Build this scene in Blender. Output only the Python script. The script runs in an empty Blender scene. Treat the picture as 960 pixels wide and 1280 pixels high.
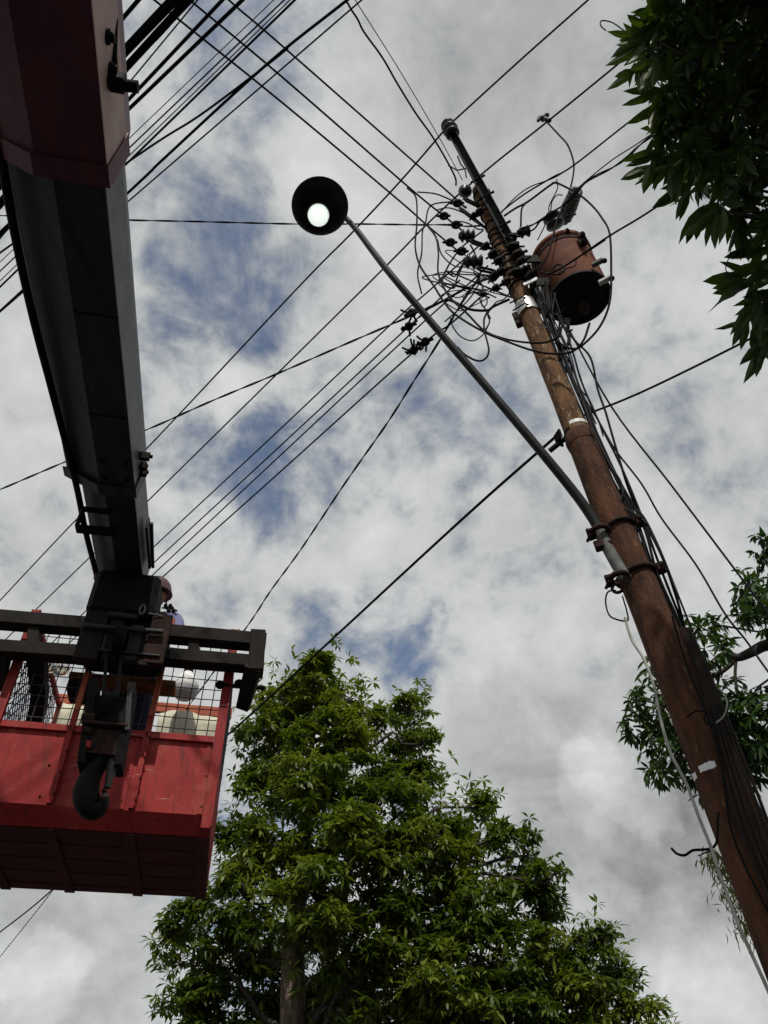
import bpy, bmesh, math, random
import numpy as np
from mathutils import Vector, Matrix
random.seed(7); RNG = np.random.default_rng(7)
SC = bpy.context.scene
COL = SC.collection
R = math.radians

# ------------------------------------------------------------------ camera
F = 960.0; CX, CY = 480.0, 640.0; CAMZ = 1.6
zc = np.array([-120., 1060., -960.]); zc /= np.linalg.norm(zc)
fw = np.array([0, 0, -1.]); yc = fw - zc * fw.dot(zc); yc /= np.linalg.norm(yc)
xc = np.cross(yc, zc)
CM = np.array([xc, yc, zc])
O = np.array([0, 0, CAMZ])
cam_d = bpy.data.cameras.new('camera'); cam = bpy.data.objects.new('camera', cam_d); COL.objects.link(cam)
cam_d.sensor_fit = 'VERTICAL'; cam_d.sensor_height = 36.0; cam_d.lens = 27.0
cam_d.clip_start = 0.05; cam_d.clip_end = 2000
cam.matrix_world = Matrix([list(CM[i]) + [O[i]] for i in range(3)] + [[0, 0, 0, 1]])
SC.camera = cam

def ray(px, py): return CM @ np.array([px - CX, CY - py, -F])
def atZ(px, py, z): d = ray(px, py); return O + d * (z - CAMZ) / d[2]
def atH(px, py, h): d = ray(px, py); return O + d * h / math.hypot(d[0], d[1])
def atD(px, py, D): d = ray(px, py); return O + d / np.linalg.norm(d) * D
def depth(p): return -(CM.T @ (np.array(p) - O))[2]
def proj(p):
    c = CM.T @ (np.array(p) - O); return CX - F * c[0] / c[2], CY + F * c[1] / c[2]

# ------------------------------------------------------------------ world, sun, exposure
SUN_AZ, SUN_EL = R(165), R(56)       # azimuth clockwise from +Y
SC.view_settings.view_transform = 'Standard'; SC.view_settings.look = 'None'
SC.view_settings.exposure = 0.0; SC.view_settings.gamma = 1.0
world = bpy.data.worlds.new('World'); SC.world = world; world.use_nodes = True
wt = world.node_tree; wt.nodes.clear()
def wn(t, **k):
    n = wt.nodes.new(t)
    for a, b in k.items(): setattr(n, a, b)
    return n
def wlink(a, b): wt.links.new(a, b)
def wmath(op, a, b=None, clamp=False):
    n = wn('ShaderNodeMath', operation=op, use_clamp=clamp)
    for i, v in enumerate((a, b)):
        if v is None: continue
        if isinstance(v, (int, float)): n.inputs[i].default_value = v
        else: wlink(v, n.inputs[i])
    return n.outputs[0]
def wramp(v, a, b, c=0.0, d=1.0, smooth=True):
    n = wn('ShaderNodeMapRange'); n.interpolation_type = 'SMOOTHSTEP' if smooth else 'LINEAR'
    wlink(v, n.inputs[0])
    for i, x in enumerate((a, b, c, d)): n.inputs[i + 1].default_value = x
    return n.outputs[0]
out = wn('ShaderNodeOutputWorld'); bg = wn('ShaderNodeBackground'); wlink(bg.outputs[0], out.inputs[0])
bg.inputs[1].default_value = 0.1
sky = wn('ShaderNodeTexSky'); sky.sky_type = 'NISHITA'; sky.sun_disc = False
sky.sun_elevation = SUN_EL; sky.sun_rotation = SUN_AZ; sky.air_density = 1.0; sky.dust_density = .7; sky.ozone_density = 1.6
tc = wn('ShaderNodeTexCoord')
# warp the direction a little so cloud edges are ragged
nz = wn('ShaderNodeTexNoise'); nz.inputs['Scale'].default_value = 5.0; nz.inputs['Detail'].default_value = 6; nz.inputs['Roughness'].default_value = .6
wlink(tc.outputs['Generated'], nz.inputs['Vector'])
vs = wn('ShaderNodeVectorMath', operation='SUBTRACT'); wlink(nz.outputs['Color'], vs.inputs[0]); vs.inputs[1].default_value = (.5, .5, .5)
vm = wn('ShaderNodeVectorMath', operation='SCALE'); wlink(vs.outputs[0], vm.inputs[0]); vm.inputs['Scale'].default_value = .16
va = wn('ShaderNodeVectorMath', operation='ADD'); wlink(tc.outputs['Generated'], va.inputs[0]); wlink(vm.outputs[0], va.inputs[1])
vn = wn('ShaderNodeVectorMath', operation='NORMALIZE'); wlink(va.outputs[0], vn.inputs[0])
DIRW = vn.outputs[0]
sep = wn('ShaderNodeSeparateXYZ'); wlink(tc.outputs['Generated'], sep.inputs[0])
den = wmath('ADD', wmath('MAXIMUM', sep.outputs[2], 0.02), 0.75)
comb = wn('ShaderNodeCombineXYZ'); wlink(wmath('DIVIDE', sep.outputs[0], den), comb.inputs[0]); wlink(wmath('DIVIDE', sep.outputs[1], den), comb.inputs[1])
def wnoise(scale, detail, rough, dist=0.0, w=0.0, vec=None):
    n = wn('ShaderNodeTexNoise'); n.noise_dimensions = '4D'
    n.inputs['Scale'].default_value = scale; n.inputs['Detail'].default_value = detail
    n.inputs['Roughness'].default_value = rough; n.inputs['Distortion'].default_value = dist; n.inputs['W'].default_value = w
    wlink(vec or comb.outputs[0], n.inputs['Vector']); return n.outputs[0]
n_big = wnoise(2.6, 5, .55, .4, 3.1)
n_mid = wnoise(11.5, 9, .58, .6, 1.7)
n_fine = wnoise(34.0, 8, .62, .25, 8.2)
# (px, py, radius px, cover delta, brightness delta)
BLOBS = [(250, 340, 105, -.14, -.04), (210, 420, 80, -.14, -.04), (190, 540, 70, -.10, -.02), (330, 380, 50, -.1, 0), (200, 640, 80, -.10, 0), (330, 590, 90, -.20, -.03), (300, 640, 60, -.12, 0), (380, 520, 80, -.10, 0),
         (520, 560, 90, -.08, 0), (620, 520, 80, -.15, -.03), (480, 800, 80, -.2, -.02), (560, 470, 60, -.08, -.03), (680, 640, 60, -.05, -.03), (600, 780, 90, -.10, 0), (820, 510, 75, -.10, -.05), (900, 560, 60, -.05, -.04), (720, 470, 40, -.06, -.04),
         (360, 90, 90, -.07, 0), (540, 70, 70, -.06, 0), (240, 80, 70, -.03, 0),
         (260, 480, 45, .18, .10), (480, 650, 60, .10, .06), (60, 480, 120, .1, .04), (450, 220, 90, .12, .05), (640, 230, 140, .15, .0),
         (700, 60, 190, .2, -.10), (600, 300, 120, .12, .02), (850, 380, 100, .08, .04), (720, 700, 130, .12, .03),
         (740, 975, 60, .25, .02), (790, 1010, 48, .25, .03), (870, 1085, 90, .3, -.12), (790, 1075, 80, .3, -.10), (720, 1080, 60, .2, -.04), (680, 930, 80, .2, -.09), (850, 930, 80, .2, -.08), (690, 1010, 50, .2, -.06), (60, 1160, 60, .2, -.04), (120, 1230, 60, .2, -.04),
         (900, 1020, 60, .25, -.08), (760, 1140, 60, .05, .0), (850, 1250, 60, .1, .08), (60, 1215, 45, .2, .03), (30, 1150, 40, .2, -.05), (130, 1190, 60, .2, -.03), (880, 900, 120, .1, .02),
         (640, 880, 90, .1, .03), (60, 700, 100, .1, .0), (700, 830, 60, -.05, 0)]
cov = br = None
for (bx, by, rp, dc, db) in BLOBS:
    d = ray(bx, by); d /= np.linalg.norm(d)
    ang = rp * 1.0 / F
    vd = wn('ShaderNodeVectorMath', operation='DOT_PRODUCT'); wlink(DIRW, vd.inputs[0]); vd.inputs[1].default_value = tuple(d)
    f = wramp(vd.outputs['Value'], math.cos(ang * 1.45), math.cos(ang * .15))
    if dc:
        t = wmath('MULTIPLY', f, dc); cov = t if cov is None else wmath('ADD', cov, t)
    if db:
        t = wmath('MULTIPLY', f, db); br = t if br is None else wmath('ADD', br, t)
c0 = wmath('ADD', wmath('MULTIPLY', n_mid, .78), wmath('ADD', wmath('MULTIPLY', n_big, .22), wmath('MULTIPLY', wmath('SUBTRACT', n_fine, .5), .44)))
c1 = wmath('ADD', c0, wmath('MULTIPLY', cov, .48))
cfac = wramp(c1, .22, .545, .10, 1.0)
# cloud brightness: thicker is greyer underneath, edges glow
bri = wmath('ADD', wmath('ADD', wmath('MULTIPLY', wmath('SUBTRACT', n_mid, .5), .55), wmath('MULTIPLY', wmath('SUBTRACT', n_fine, .5), .24)), .555)
bri = wmath('ADD', bri, wmath('MULTIPLY', br, 1.0))
# billowed cumulus heads: overlapping lobes with a crisp, ragged edge
vm2 = wn('ShaderNodeVectorMath', operation='SCALE'); nz2 = wn('ShaderNodeTexNoise'); nz2.inputs['Scale'].default_value = 28.0; nz2.inputs['Detail'].default_value = 7; nz2.inputs['Roughness'].default_value = .6
wlink(tc.outputs['Generated'], nz2.inputs['Vector']); vs2 = wn('ShaderNodeVectorMath', operation='SUBTRACT'); wlink(nz2.outputs['Color'], vs2.inputs[0]); vs2.inputs[1].default_value = (.5, .5, .5)
wlink(vs2.outputs[0], vm2.inputs[0]); vm2.inputs['Scale'].default_value = .055
va2 = wn('ShaderNodeVectorMath', operation='ADD'); wlink(tc.outputs['Generated'], va2.inputs[0]); wlink(vm2.outputs[0], va2.inputs[1])
vn2 = wn('ShaderNodeVectorMath', operation='NORMALIZE'); wlink(va2.outputs[0], vn2.inputs[0]); lob = None
for (bx, by, rp, dv) in ((728, 948, 24, .8), (742, 968, 34, 1), (768, 985, 32, .9), (800, 1002, 32, .8), (722, 985, 26, .6), (816, 1020, 24, .7), (745, 1005, 30, .5), (60, 1198, 26, 1), (86, 1210, 24, .8), (30, 1216, 28, .9), (55, 1232, 34, .7), (5, 1205, 22, .7), (740, 1110, 26, .5), (765, 1128, 24, .4), (860, 1240, 30, .4), (900, 1262, 34, .4)):
    d = ray(bx, by); d /= np.linalg.norm(d); ang = rp / F
    vd = wn('ShaderNodeVectorMath', operation='DOT_PRODUCT'); wlink(vn2.outputs[0], vd.inputs[0]); vd.inputs[1].default_value = tuple(d)
    t = wmath('MULTIPLY', wramp(vd.outputs['Value'], math.cos(ang * 1.35), math.cos(ang * .7)), dv); lob = t if lob is None else wmath('MAXIMUM', lob, t)
bri = wmath('ADD', bri, wmath('MULTIPLY', lob, .15)); c1b = wmath('ADD', cfac, wmath('MULTIPLY', lob, 1.0), True); cfac = c1b
bri = wmath('MAXIMUM', bri, .1)
ccol = wn('ShaderNodeCombineXYZ')
wlink(wmath('MULTIPLY', bri, 9.6), ccol.inputs[0]); wlink(wmath('MULTIPLY', bri, 9.85), ccol.inputs[1]); wlink(wmath('MULTIPLY', bri, 9.75), ccol.inputs[2])
mx = wn('ShaderNodeMix'); mx.data_type = 'RGBA'
wlink(cfac, mx.inputs['Factor']); wlink(sky.outputs[0], mx.inputs[6]); wlink(ccol.outputs[0], mx.inputs[7])
wlink(mx.outputs[2], bg.inputs[0])

sun_d = bpy.data.lights.new('sun', 'SUN'); sun = bpy.data.objects.new('sun', sun_d); COL.objects.link(sun)
sun_d.energy = 3.1; sun_d.angle = R(.6); sun_d.color = (1, .95, .87)
sdir = Vector((math.sin(SUN_AZ) * math.cos(SUN_EL), math.cos(SUN_AZ) * math.cos(SUN_EL), math.sin(SUN_EL)))
sun.rotation_euler = sdir.to_track_quat('Z', 'Y').to_euler(); sun.location = (0, 0, 30)

# ------------------------------------------------------------------ materials
def mat(name, c1, rough=.6, c2=None, scale=6, metal=0, bump=0.0, c3=None, c3amt=.5, trans=0, emit=0, stretch=None, spec=.22, alpha=None, bscale=None):
    m = bpy.data.materials.new(name); m.use_nodes = True; t = m.node_tree; p = t.nodes['Principled BSDF']
    p.inputs['Roughness'].default_value = rough; p.inputs['Metallic'].default_value = metal
    p.inputs['Specular IOR Level'].default_value = spec
    p.inputs['Base Color'].default_value = (*c1, 1)
    N = lambda k: t.nodes.new(k)
    co = N('ShaderNodeTexCoord').outputs['Object']
    if stretch:
        mp = N('ShaderNodeMapping'); mp.inputs['Scale'].default_value = stretch; t.links.new(co, mp.inputs[0]); co = mp.outputs[0]
    if c2:
        n = N('ShaderNodeTexNoise'); n.inputs['Scale'].default_value = scale; n.inputs['Detail'].default_value = 8; n.inputs['Roughness'].default_value = .65
        t.links.new(co, n.inputs['Vector'])
        r = N('ShaderNodeValToRGB'); r.color_ramp.elements[0].position = .38; r.color_ramp.elements[1].position = .64
        r.color_ramp.elements[0].color = (*c1, 1); r.color_ramp.elements[1].color = (*c2, 1)
        t.links.new(n.outputs[0], r.inputs[0]); colr = r.outputs[0]
        if c3:
            n3 = N('ShaderNodeTexNoise'); n3.inputs['Scale'].default_value = scale * 3.7; n3.inputs['Detail'].default_value = 9; n3.inputs['Roughness'].default_value = .7
            t.links.new(co, n3.inputs['Vector'])
            r3 = N('ShaderNodeValToRGB'); r3.color_ramp.elements[0].position = 1 - c3amt * .9; r3.color_ramp.elements[1].position = min(1, 1.08 - c3amt * .9)
            r3.color_ramp.elements[0].color = (0, 0, 0, 1); r3.color_ramp.elements[1].color = (1, 1, 1, 1)
            t.links.new(n3.outputs[0], r3.inputs[0])
            mm = N('ShaderNodeMix'); mm.data_type = 'RGBA'; t.links.new(r3.outputs[0], mm.inputs['Factor']); t.links.new(colr, mm.inputs[6]); mm.inputs[7].default_value = (*c3, 1)
            colr = mm.outputs[2]
        t.links.new(colr, p.inputs['Base Color'])
    if bump:
        nb = N('ShaderNodeTexNoise'); nb.inputs['Scale'].default_value = bscale or scale * 5; nb.inputs['Detail'].default_value = 6
        t.links.new(co, nb.inputs['Vector'])
        b = N('ShaderNodeBump'); b.inputs['Strength'].default_value = bump; b.inputs['Distance'].default_value = .01
        t.links.new(nb.outputs[0], b.inputs['Height']); t.links.new(b.outputs[0], p.inputs['Normal'])
    if emit:
        p.inputs['Emission Color'].default_value = (*c1, 1); p.inputs['Emission Strength'].default_value = emit
    if trans: p.inputs['Transmission Weight'].default_value = trans
    return m
def leafmat(name, c1, c2, tl=.25, rough=.45, scale=1.2):
    m = bpy.data.materials.new(name); m.use_nodes = True; t = m.node_tree; p = t.nodes['Principled BSDF']; o = t.nodes['Material Output']
    N = lambda k: t.nodes.new(k)
    n = N('ShaderNodeTexNoise'); n.inputs['Scale'].default_value = scale; n.inputs['Detail'].default_value = 4
    g = N('ShaderNodeNewGeometry'); t.links.new(g.outputs['Position'], n.inputs['Vector'])
    r = N('ShaderNodeValToRGB'); r.color_ramp.elements[0].position = .35; r.color_ramp.elements[1].position = .68
    r.color_ramp.elements[0].color = (*c1, 1); r.color_ramp.elements[1].color = (*c2, 1)
    ad = N('ShaderNodeMath'); ad.operation = 'MULTIPLY_ADD'; t.links.new(g.outputs['Random Per Island'], ad.inputs[0]); ad.inputs[1].default_value = .3
    t.links.new(n.outputs[0], ad.inputs[2])
    sb = N('ShaderNodeMath'); sb.operation = 'SUBTRACT'; t.links.new(ad.outputs[0], sb.inputs[0]); sb.inputs[1].default_value = .15
    t.links.new(sb.outputs[0], r.inputs[0]); t.links.new(r.outputs[0], p.inputs['Base Color']); p.inputs['Roughness'].default_value = rough
    p.inputs['Specular IOR Level'].default_value = .35
    tr = N('ShaderNodeBsdfTranslucent'); hs = N('ShaderNodeMix'); hs.data_type = 'RGBA'; hs.blend_type = 'MULTIPLY'; hs.inputs['Factor'].default_value = 1
    t.links.new(r.outputs[0], hs.inputs[6]); hs.inputs[7].default_value = (1.6, 1.7, .7, 1); t.links.new(hs.outputs[2], tr.inputs[0])
    mx = N('ShaderNodeMixShader'); mx.inputs[0].default_value = tl
    t.links.new(p.outputs[0], mx.inputs[1]); t.links.new(tr.outputs[0], mx.inputs[2]); t.links.new(mx.outputs[0], o.inputs['Surface'])
    return m
def redmat():
    m = mat('basket_red_paint', (.25, .016, .018), .6, (.34, .030, .028), 2.2, bump=.1, bscale=9); t = m.node_tree; p = t.nodes['Principled BSDF']
    base = p.inputs['Base Color'].links[0].from_socket; N = lambda k: t.nodes.new(k); co = N('ShaderNodeTexCoord').outputs['Object']
    def layer(base, scale, st, lo, hi, col, det=8, mtx=None):
        mp = N('ShaderNodeMapping'); mp.inputs['Scale'].default_value = st; mp.inputs['Rotation'].default_value = mtx or (0, 0, 0); t.links.new(co, mp.inputs[0])
        n = N('ShaderNodeTexNoise'); n.inputs['Scale'].default_value = scale; n.inputs['Detail'].default_value = det; n.inputs['Roughness'].default_value = .7; t.links.new(mp.outputs[0], n.inputs['Vector'])
        r = N('ShaderNodeMapRange'); r.inputs[1].default_value = lo; r.inputs[2].default_value = hi; t.links.new(n.outputs[0], r.inputs[0])
        mx = N('ShaderNodeMix'); mx.data_type = 'RGBA'; t.links.new(r.outputs[0], mx.inputs['Factor']); t.links.new(base, mx.inputs[6]); mx.inputs[7].default_value = (*col, 1); return mx.outputs[2]
    c = layer(base, 5, (5, 5, .7), .50, .74, (.10, .020, .014))          # grime runs
    c = layer(c, 3.2, (1, 1, 1), .54, .70, (.36, .085, .06))              # chalky faded patches
    c = layer(c, 26, (1, 1, 1), .655, .69, (.07, .028, .018))             # rust pits
    c = layer(c, 9, (.35, .35, 7), .69, .715, (.48, .27, .22), 3, (.3, .2, .1)) # scratches
    t.links.new(c, p.inputs['Base Color']); return m
M = dict(
    wire=mat('black_cable', (.006, .006, .007), .8, spec=.15),
    wire_grey=mat('weathered_cable', (.03, .03, .033), .7, (.014, .014, .018), 9),
    wire_brown=mat('brown_black_cable', (.014, .010, .008), .8, (.03, .02, .015), 9),
    wire_white=mat('pale_cable', (.42, .41, .38), .6, (.26, .25, .22), 14),
    pole=mat('rusted_pole', (.055, .028, .015), .9, (.19, .095, .042), 2.0, bump=.8, c3=(.30, .23, .14), c3amt=.50, stretch=(5, 5, 1.6), bscale=22),
    pole_low=mat('rust_red_pole', (.038, .018, .011), .9, (.125, .052, .027), 2.0, bump=.8, c3=(.22, .125, .07), c3amt=.46, stretch=(5, 5, 1.2), bscale=22),
    steel=mat('dark_galvanised_steel', (.018, .018, .019), .55, (.035, .033, .03), 12, bump=.15, spec=.25),
    armsteel=mat('black_lamp_arm_paint', (.008, .009, .009), .6, (.018, .018, .017), 9, spec=.2, c3=(.04, .03, .022), c3amt=.3),
    rust=mat('rusty_clamp', (.016, .010, .009), .85, (.045, .02, .014), 20, bump=.3, spec=.2),
    blacksteel=mat('black_channel', (.006, .006, .007), .7, (.012, .011, .011), 10, spec=.15),
    galv=mat('galvanised_sleeve', (.15, .155, .145), .7, (.08, .08, .075), 14, c3=(.07, .04, .025), c3amt=.4),
    tin=mat('bright_tin', (.62, .62, .6), .3, (.4, .38, .35), 25, metal=.5),
    white=mat('white_plate', (.8, .8, .78), .4),
    porcelain=mat('dark_porcelain', (.010, .009, .010), .4, (.02, .016, .016), 14, spec=.35),
    porc_grey=mat('grey_porcelain', (.17, .17, .17), .35, (.1, .1, .1), 20),
    tank=mat('rust_orange_tank', (.12, .038, .022), .8, (.24, .095, .05), 2.4, bump=.35, c3=(.06, .026, .016), c3amt=.46),
    tank_shaded=mat('shaded_tank_underside', (.012, .011, .011), .8, (.02, .018, .017), 8),  # near-black instead of rust orange: underside shade painted into the colour
    lampshade=mat('black_lamp_shade', (.02, .02, .02), .55, (.04, .038, .036), 8, spec=.3),
    bulb=mat('lit_lamp_glass', (.90, .98, .91), .3, emit=.9),
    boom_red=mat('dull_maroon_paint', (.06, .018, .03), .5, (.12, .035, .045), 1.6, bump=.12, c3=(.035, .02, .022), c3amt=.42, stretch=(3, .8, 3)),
    boom_red_lit=mat('lit_red_paint', (.42, .27, .24), .6, (.50, .36, .32), 4, c3=(.14, .07, .06), c3amt=.38),  # paler than the maroon: sunlight on the right web put into the colour
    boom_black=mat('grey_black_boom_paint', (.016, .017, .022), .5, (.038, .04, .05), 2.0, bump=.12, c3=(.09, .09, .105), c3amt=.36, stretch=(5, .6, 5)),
    boom_side_lit=mat('lit_scuffed_boom_side', (.10, .10, .10), .5, (.17, .165, .16), 3, c3=(.05, .05, .05), c3amt=.45, stretch=(3, 1, 1)),  # scuffed; lighter grey than the underside paints in the light on the web
    grease=mat('greasy_black_iron', (.005, .005, .006), .75, (.012, .010, .009), 14, bump=.4, spec=.12, c3=(.035, .018, .011), c3amt=.3),
    bar=mat('brown_black_bar_paint', (.011, .009, .008), .75, (.022, .017, .014), 5, bump=.25, spec=.15, c3=(.05, .028, .018), c3amt=.34),
    red=redmat(),
    red_shaded=mat('shaded_floor_red', (.07, .016, .018), .8, (.11, .026, .026), 3, c3=(.06, .02, .02), c3amt=.4),  # darker copy of the basket red, with underside shade put into the colour
    orange=mat('orange_primer', (.42, .115, .05), .6, (.34, .075, .045), 5, bump=.1, c3=(.2, .05, .03), c3amt=.36),
    rust_beam=mat('flaking_rust_beam', (.16, .06, .022), .8, (.36, .17, .05), 9, bump=.5, c3=(.06, .025, .015), c3amt=.5),
    mesh=mat('mesh_wire', (.06, .05, .05), .6),
    cream=mat('cream_sheet', (.62, .60, .47), .7, (.45, .43, .33), 5, bump=.3, c3=(.3, .28, .22), c3amt=.3, bscale=8),
    lamp_white=mat('white_plastic', (.78, .78, .77), .35),
    lamp_diff=mat('frosted_diffuser', (.50, .50, .52), .4),
    glass=mat('clear_glass', (.95, .95, .93), .05, trans=.9),
    skin=mat('skin', (.30, .15, .09), .6),
    glove=mat('brown_glove', (.22, .11, .08), .8, (.15, .075, .06), 30, bump=.2),
    shirt=mat('lavender_work_shirt', (.16, .16, .30), .85, (.21, .21, .36), 12, bump=.4),
    vest=mat('green_vest', (.03, .16, .09), .8),
    jeans=mat('dark_blue_jeans', (.015, .02, .045), .9, (.03, .038, .07), 18, bump=.3),
    helmet=mat('maroon_hard_hat', (.075, .04, .042), .4, (.1, .055, .055), 8),
    boots=mat('black_boots', (.02, .02, .02), .5),
    wood=mat('step_wood', (.2, .13, .08), .8, (.28, .19, .12), 6, bump=.3),
    bark=mat('grey_brown_bark', (.09, .062, .042), .9, (.2, .155, .12), 5, bump=.7, stretch=(3, 3, .8)),
    branch=mat('dark_branch_bark', (.04, .034, .03), .9, (.075, .065, .055), 10, bump=.4),
    leafA=leafmat('umbrella_tree_leaves', (.048, .078, .010), (.15, .19, .022), .30, .42, .8),
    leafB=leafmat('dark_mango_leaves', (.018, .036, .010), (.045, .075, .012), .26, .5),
    leafC=leafmat('mango_leaves', (.02, .05, .016), (.055, .10, .022), .2, .42),
    leafD=leafmat('pale_bamboo_leaves', (.07, .10, .03), (.16, .19, .06), .25, .6),
    ground=mat('gravelly_ground', (.034, .036, .034), .95, (.05, .048, .044), .5, bump=.5),
    asphalt=mat('asphalt', (.045, .045, .046), .9, (.06, .06, .06), 3, bump=.4),
)
_t = M['bulb'].node_tree; _lw = _t.nodes.new('ShaderNodeLayerWeight'); _lw.inputs[0].default_value = .4; _mr = _t.nodes.new('ShaderNodeMapRange')
_mr.inputs[3].default_value = 1.0; _mr.inputs[4].default_value = .55; _t.links.new(_lw.outputs['Facing'], _mr.inputs[0]); _t.links.new(_mr.outputs[0], _t.nodes['Principled BSDF'].inputs['Emission Strength'])
# ------------------------------------------------------------------ mesh helpers
def V(p): return np.array(p, float)
def unit(v): v = V(v); return v / (np.linalg.norm(v) + 1e-12)
def smooth(pts, k=6):
    P = [V(p) for p in pts]
    if len(P) < 3: return P
    P = [2 * P[0] - P[1]] + P + [2 * P[-1] - P[-2]]; o = []
    for i in range(1, len(P) - 2):
        for j in range(k):
            t = j / k; a, b, c, d = P[i - 1:i + 3]
            o.append(.5 * ((2 * b) + (-a + c) * t + (2 * a - 5 * b + 4 * c - d) * t * t + (-a + 3 * b - 3 * c + d) * t ** 3))
    o.append(P[-2]); return o
class MB:
    def __init__(s): s.v = []; s.f = []; s.sm = []
    def add(s, vs, fs, sm=False):
        n = len(s.v); s.v += [tuple(map(float, v)) for v in vs]; s.f += [tuple(i + n for i in f) for f in fs]; s.sm += [sm] * len(fs); return s
    def box(s, fr, lo, hi, bev=0.0):
        """fr(q)->world ; box in local frame"""
        lo = V(lo); hi = V(hi); lo, hi = np.minimum(lo, hi), np.maximum(lo, hi)
        bm = bmesh.new(); bmesh.ops.create_cube(bm, size=1)
        for v in bm.verts:
            v.co = Vector(lo + (V(v.co) + .5) * (hi - lo))
        b = bev or min(hi - lo) * .12
        bmesh.ops.bevel(bm, geom=list(bm.edges), offset=b, segments=1, affect='EDGES')
        bm.verts.index_update()
        s.add([fr(v.co) for v in bm.verts], [[v.index for v in f.verts] for f in bm.faces]); bm.free(); return s
    def prism(s, poly, fr, y0, y1, s1=1.0):
        """polygon in local XZ extruded along local Y"""
        n = len(poly); vs = [fr((x, y0, z)) for x, z in poly] + [fr((x * s1, y1, z * s1)) for x, z in poly]
        fs = [(i, (i + 1) % n, n + (i + 1) % n, n + i) for i in range(n)] + [tuple(range(n))[::-1], tuple(range(n, 2 * n))]
        return s.add(vs, fs)
    def tube(s, pts, r, n=6, cap=True, flat=None):
        P = [V(p) for p in pts]; m = len(P); rs = r if hasattr(r, '__len__') else [r] * m
        t = [unit(P[min(i + 1, m - 1)] - P[max(i - 1, 0)]) for i in range(m)]
        u = np.cross(t[0], (0, 0, 1) if abs(t[0][2]) < .9 else (1, 0, 0)); u = unit(u); vs = []
        for i in range(m):
            u = unit(u - t[i] * u.dot(t[i])); w = np.cross(t[i], u)
            for k in range(n):
                a = 2 * math.pi * k / n; vs.append(P[i] + rs[i] * (math.cos(a) * u + math.sin(a) * w * (flat or 1)))
        fs = [(i * n + k, i * n + (k + 1) % n, (i + 1) * n + (k + 1) % n, (i + 1) * n + k) for i in range(m - 1) for k in range(n)]
        s.add(vs, fs, True)
        if cap: s.add([P[0]] + vs[:n], [(0, (k + 1) % n + 1, k + 1) for k in range(n)]); s.add([P[-1]] + vs[-n:], [(0, k + 1, (k + 1) % n + 1) for k in range(n)])
        return s
    def lathe(s, base, axis, prof, n=20, sm=True):
        """prof = [(radius, height along axis)]"""
        a = unit(axis); u = unit(np.cross(a, (0, 1, .01) if abs(a[1]) < .9 else (1, 0, 0))); w = np.cross(a, u); b = V(base); vs = []
        for (r, h) in prof:
            for k in range(n):
                t = 2 * math.pi * k / n; vs.append(b + a * h + r * (math.cos(t) * u + math.sin(t) * w))
        m = len(prof); fs = [(i * n + k, i * n + (k + 1) % n, (i + 1) * n + (k + 1) % n, (i + 1) * n + k) for i in range(m - 1) for k in range(n)]
        return s.add(vs, fs, sm)
    def ball(s, c, r, sx=(1, 1, 1), n=12):
        prof = [(max(r * math.sin(math.pi * i / 8), 1e-4), -r * math.cos(math.pi * i / 8)) for i in range(9)]
        k = len(s.v); s.lathe((0, 0, 0), (0, 0, 1), prof, n); c = V(c)
        for i in range(k, len(s.v)): s.v[i] = tuple(V(s.v[i]) * V(sx) + c)
        return s
    def build(s, name, m, parent=None, origin=None, label=None):
        o0 = V(parent.location) if parent is not None else (V(origin) if origin is not None else V(s.v[0]))
        if parent is not None and parent.parent is not None: o0 = o0 + V(parent.parent.location)
        me = bpy.data.meshes.new(name); me.from_pydata([tuple(V(v) - o0) for v in s.v], [], s.f); me.update()
        me.polygons.foreach_set('use_smooth', s.sm)
        me.materials.append(m if not isinstance(m, str) else M[m])
        ob = bpy.data.objects.new(name, me); COL.objects.link(ob)
        if parent is None: ob.location = tuple(o0)
        else: ob.parent = parent
        if label: ob['label'] = label
        return ob
def empty(name, loc, label, cat, group=None):
    o = bpy.data.objects.new(name, None); COL.objects.link(o); o.location = tuple(map(float, loc)); o.empty_display_size = .2
    return tag(o, label, cat, group)
def tag(o, label=None, cat=None, group=None, kind=None):
    if label: o['label'] = label
    if cat: o['category'] = cat
    if group: o['group'] = group
    if kind: o['kind'] = kind
    return o
ident = lambda q: V(q)
lerp2 = lambda a, b, t: a + (b - a) * t

# ------------------------------------------------------------------ ground
def sheet(name, x0, y0, x1, y1, z, m, kind='structure'):
    b = MB(); b.add([(x0, y0, z), (x1, y0, z), (x1, y1, z), (x0, y1, z)], [(0, 1, 2, 3)]); return tag(b.build(name, m, origin=(0, 0, 0)), kind=kind)
sheet('ground', -600, -600, 600, 600, 0, 'ground')
sheet('road', -300, -7, 300, 1.6, .004, 'asphalt')
kb = MB(); kb.box(ident, (-120, 1.6, .0), (120, 1.78, .13)); tag(kb.build('kerb', 'galv', origin=(0, 0, 0)), kind='structure')

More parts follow.
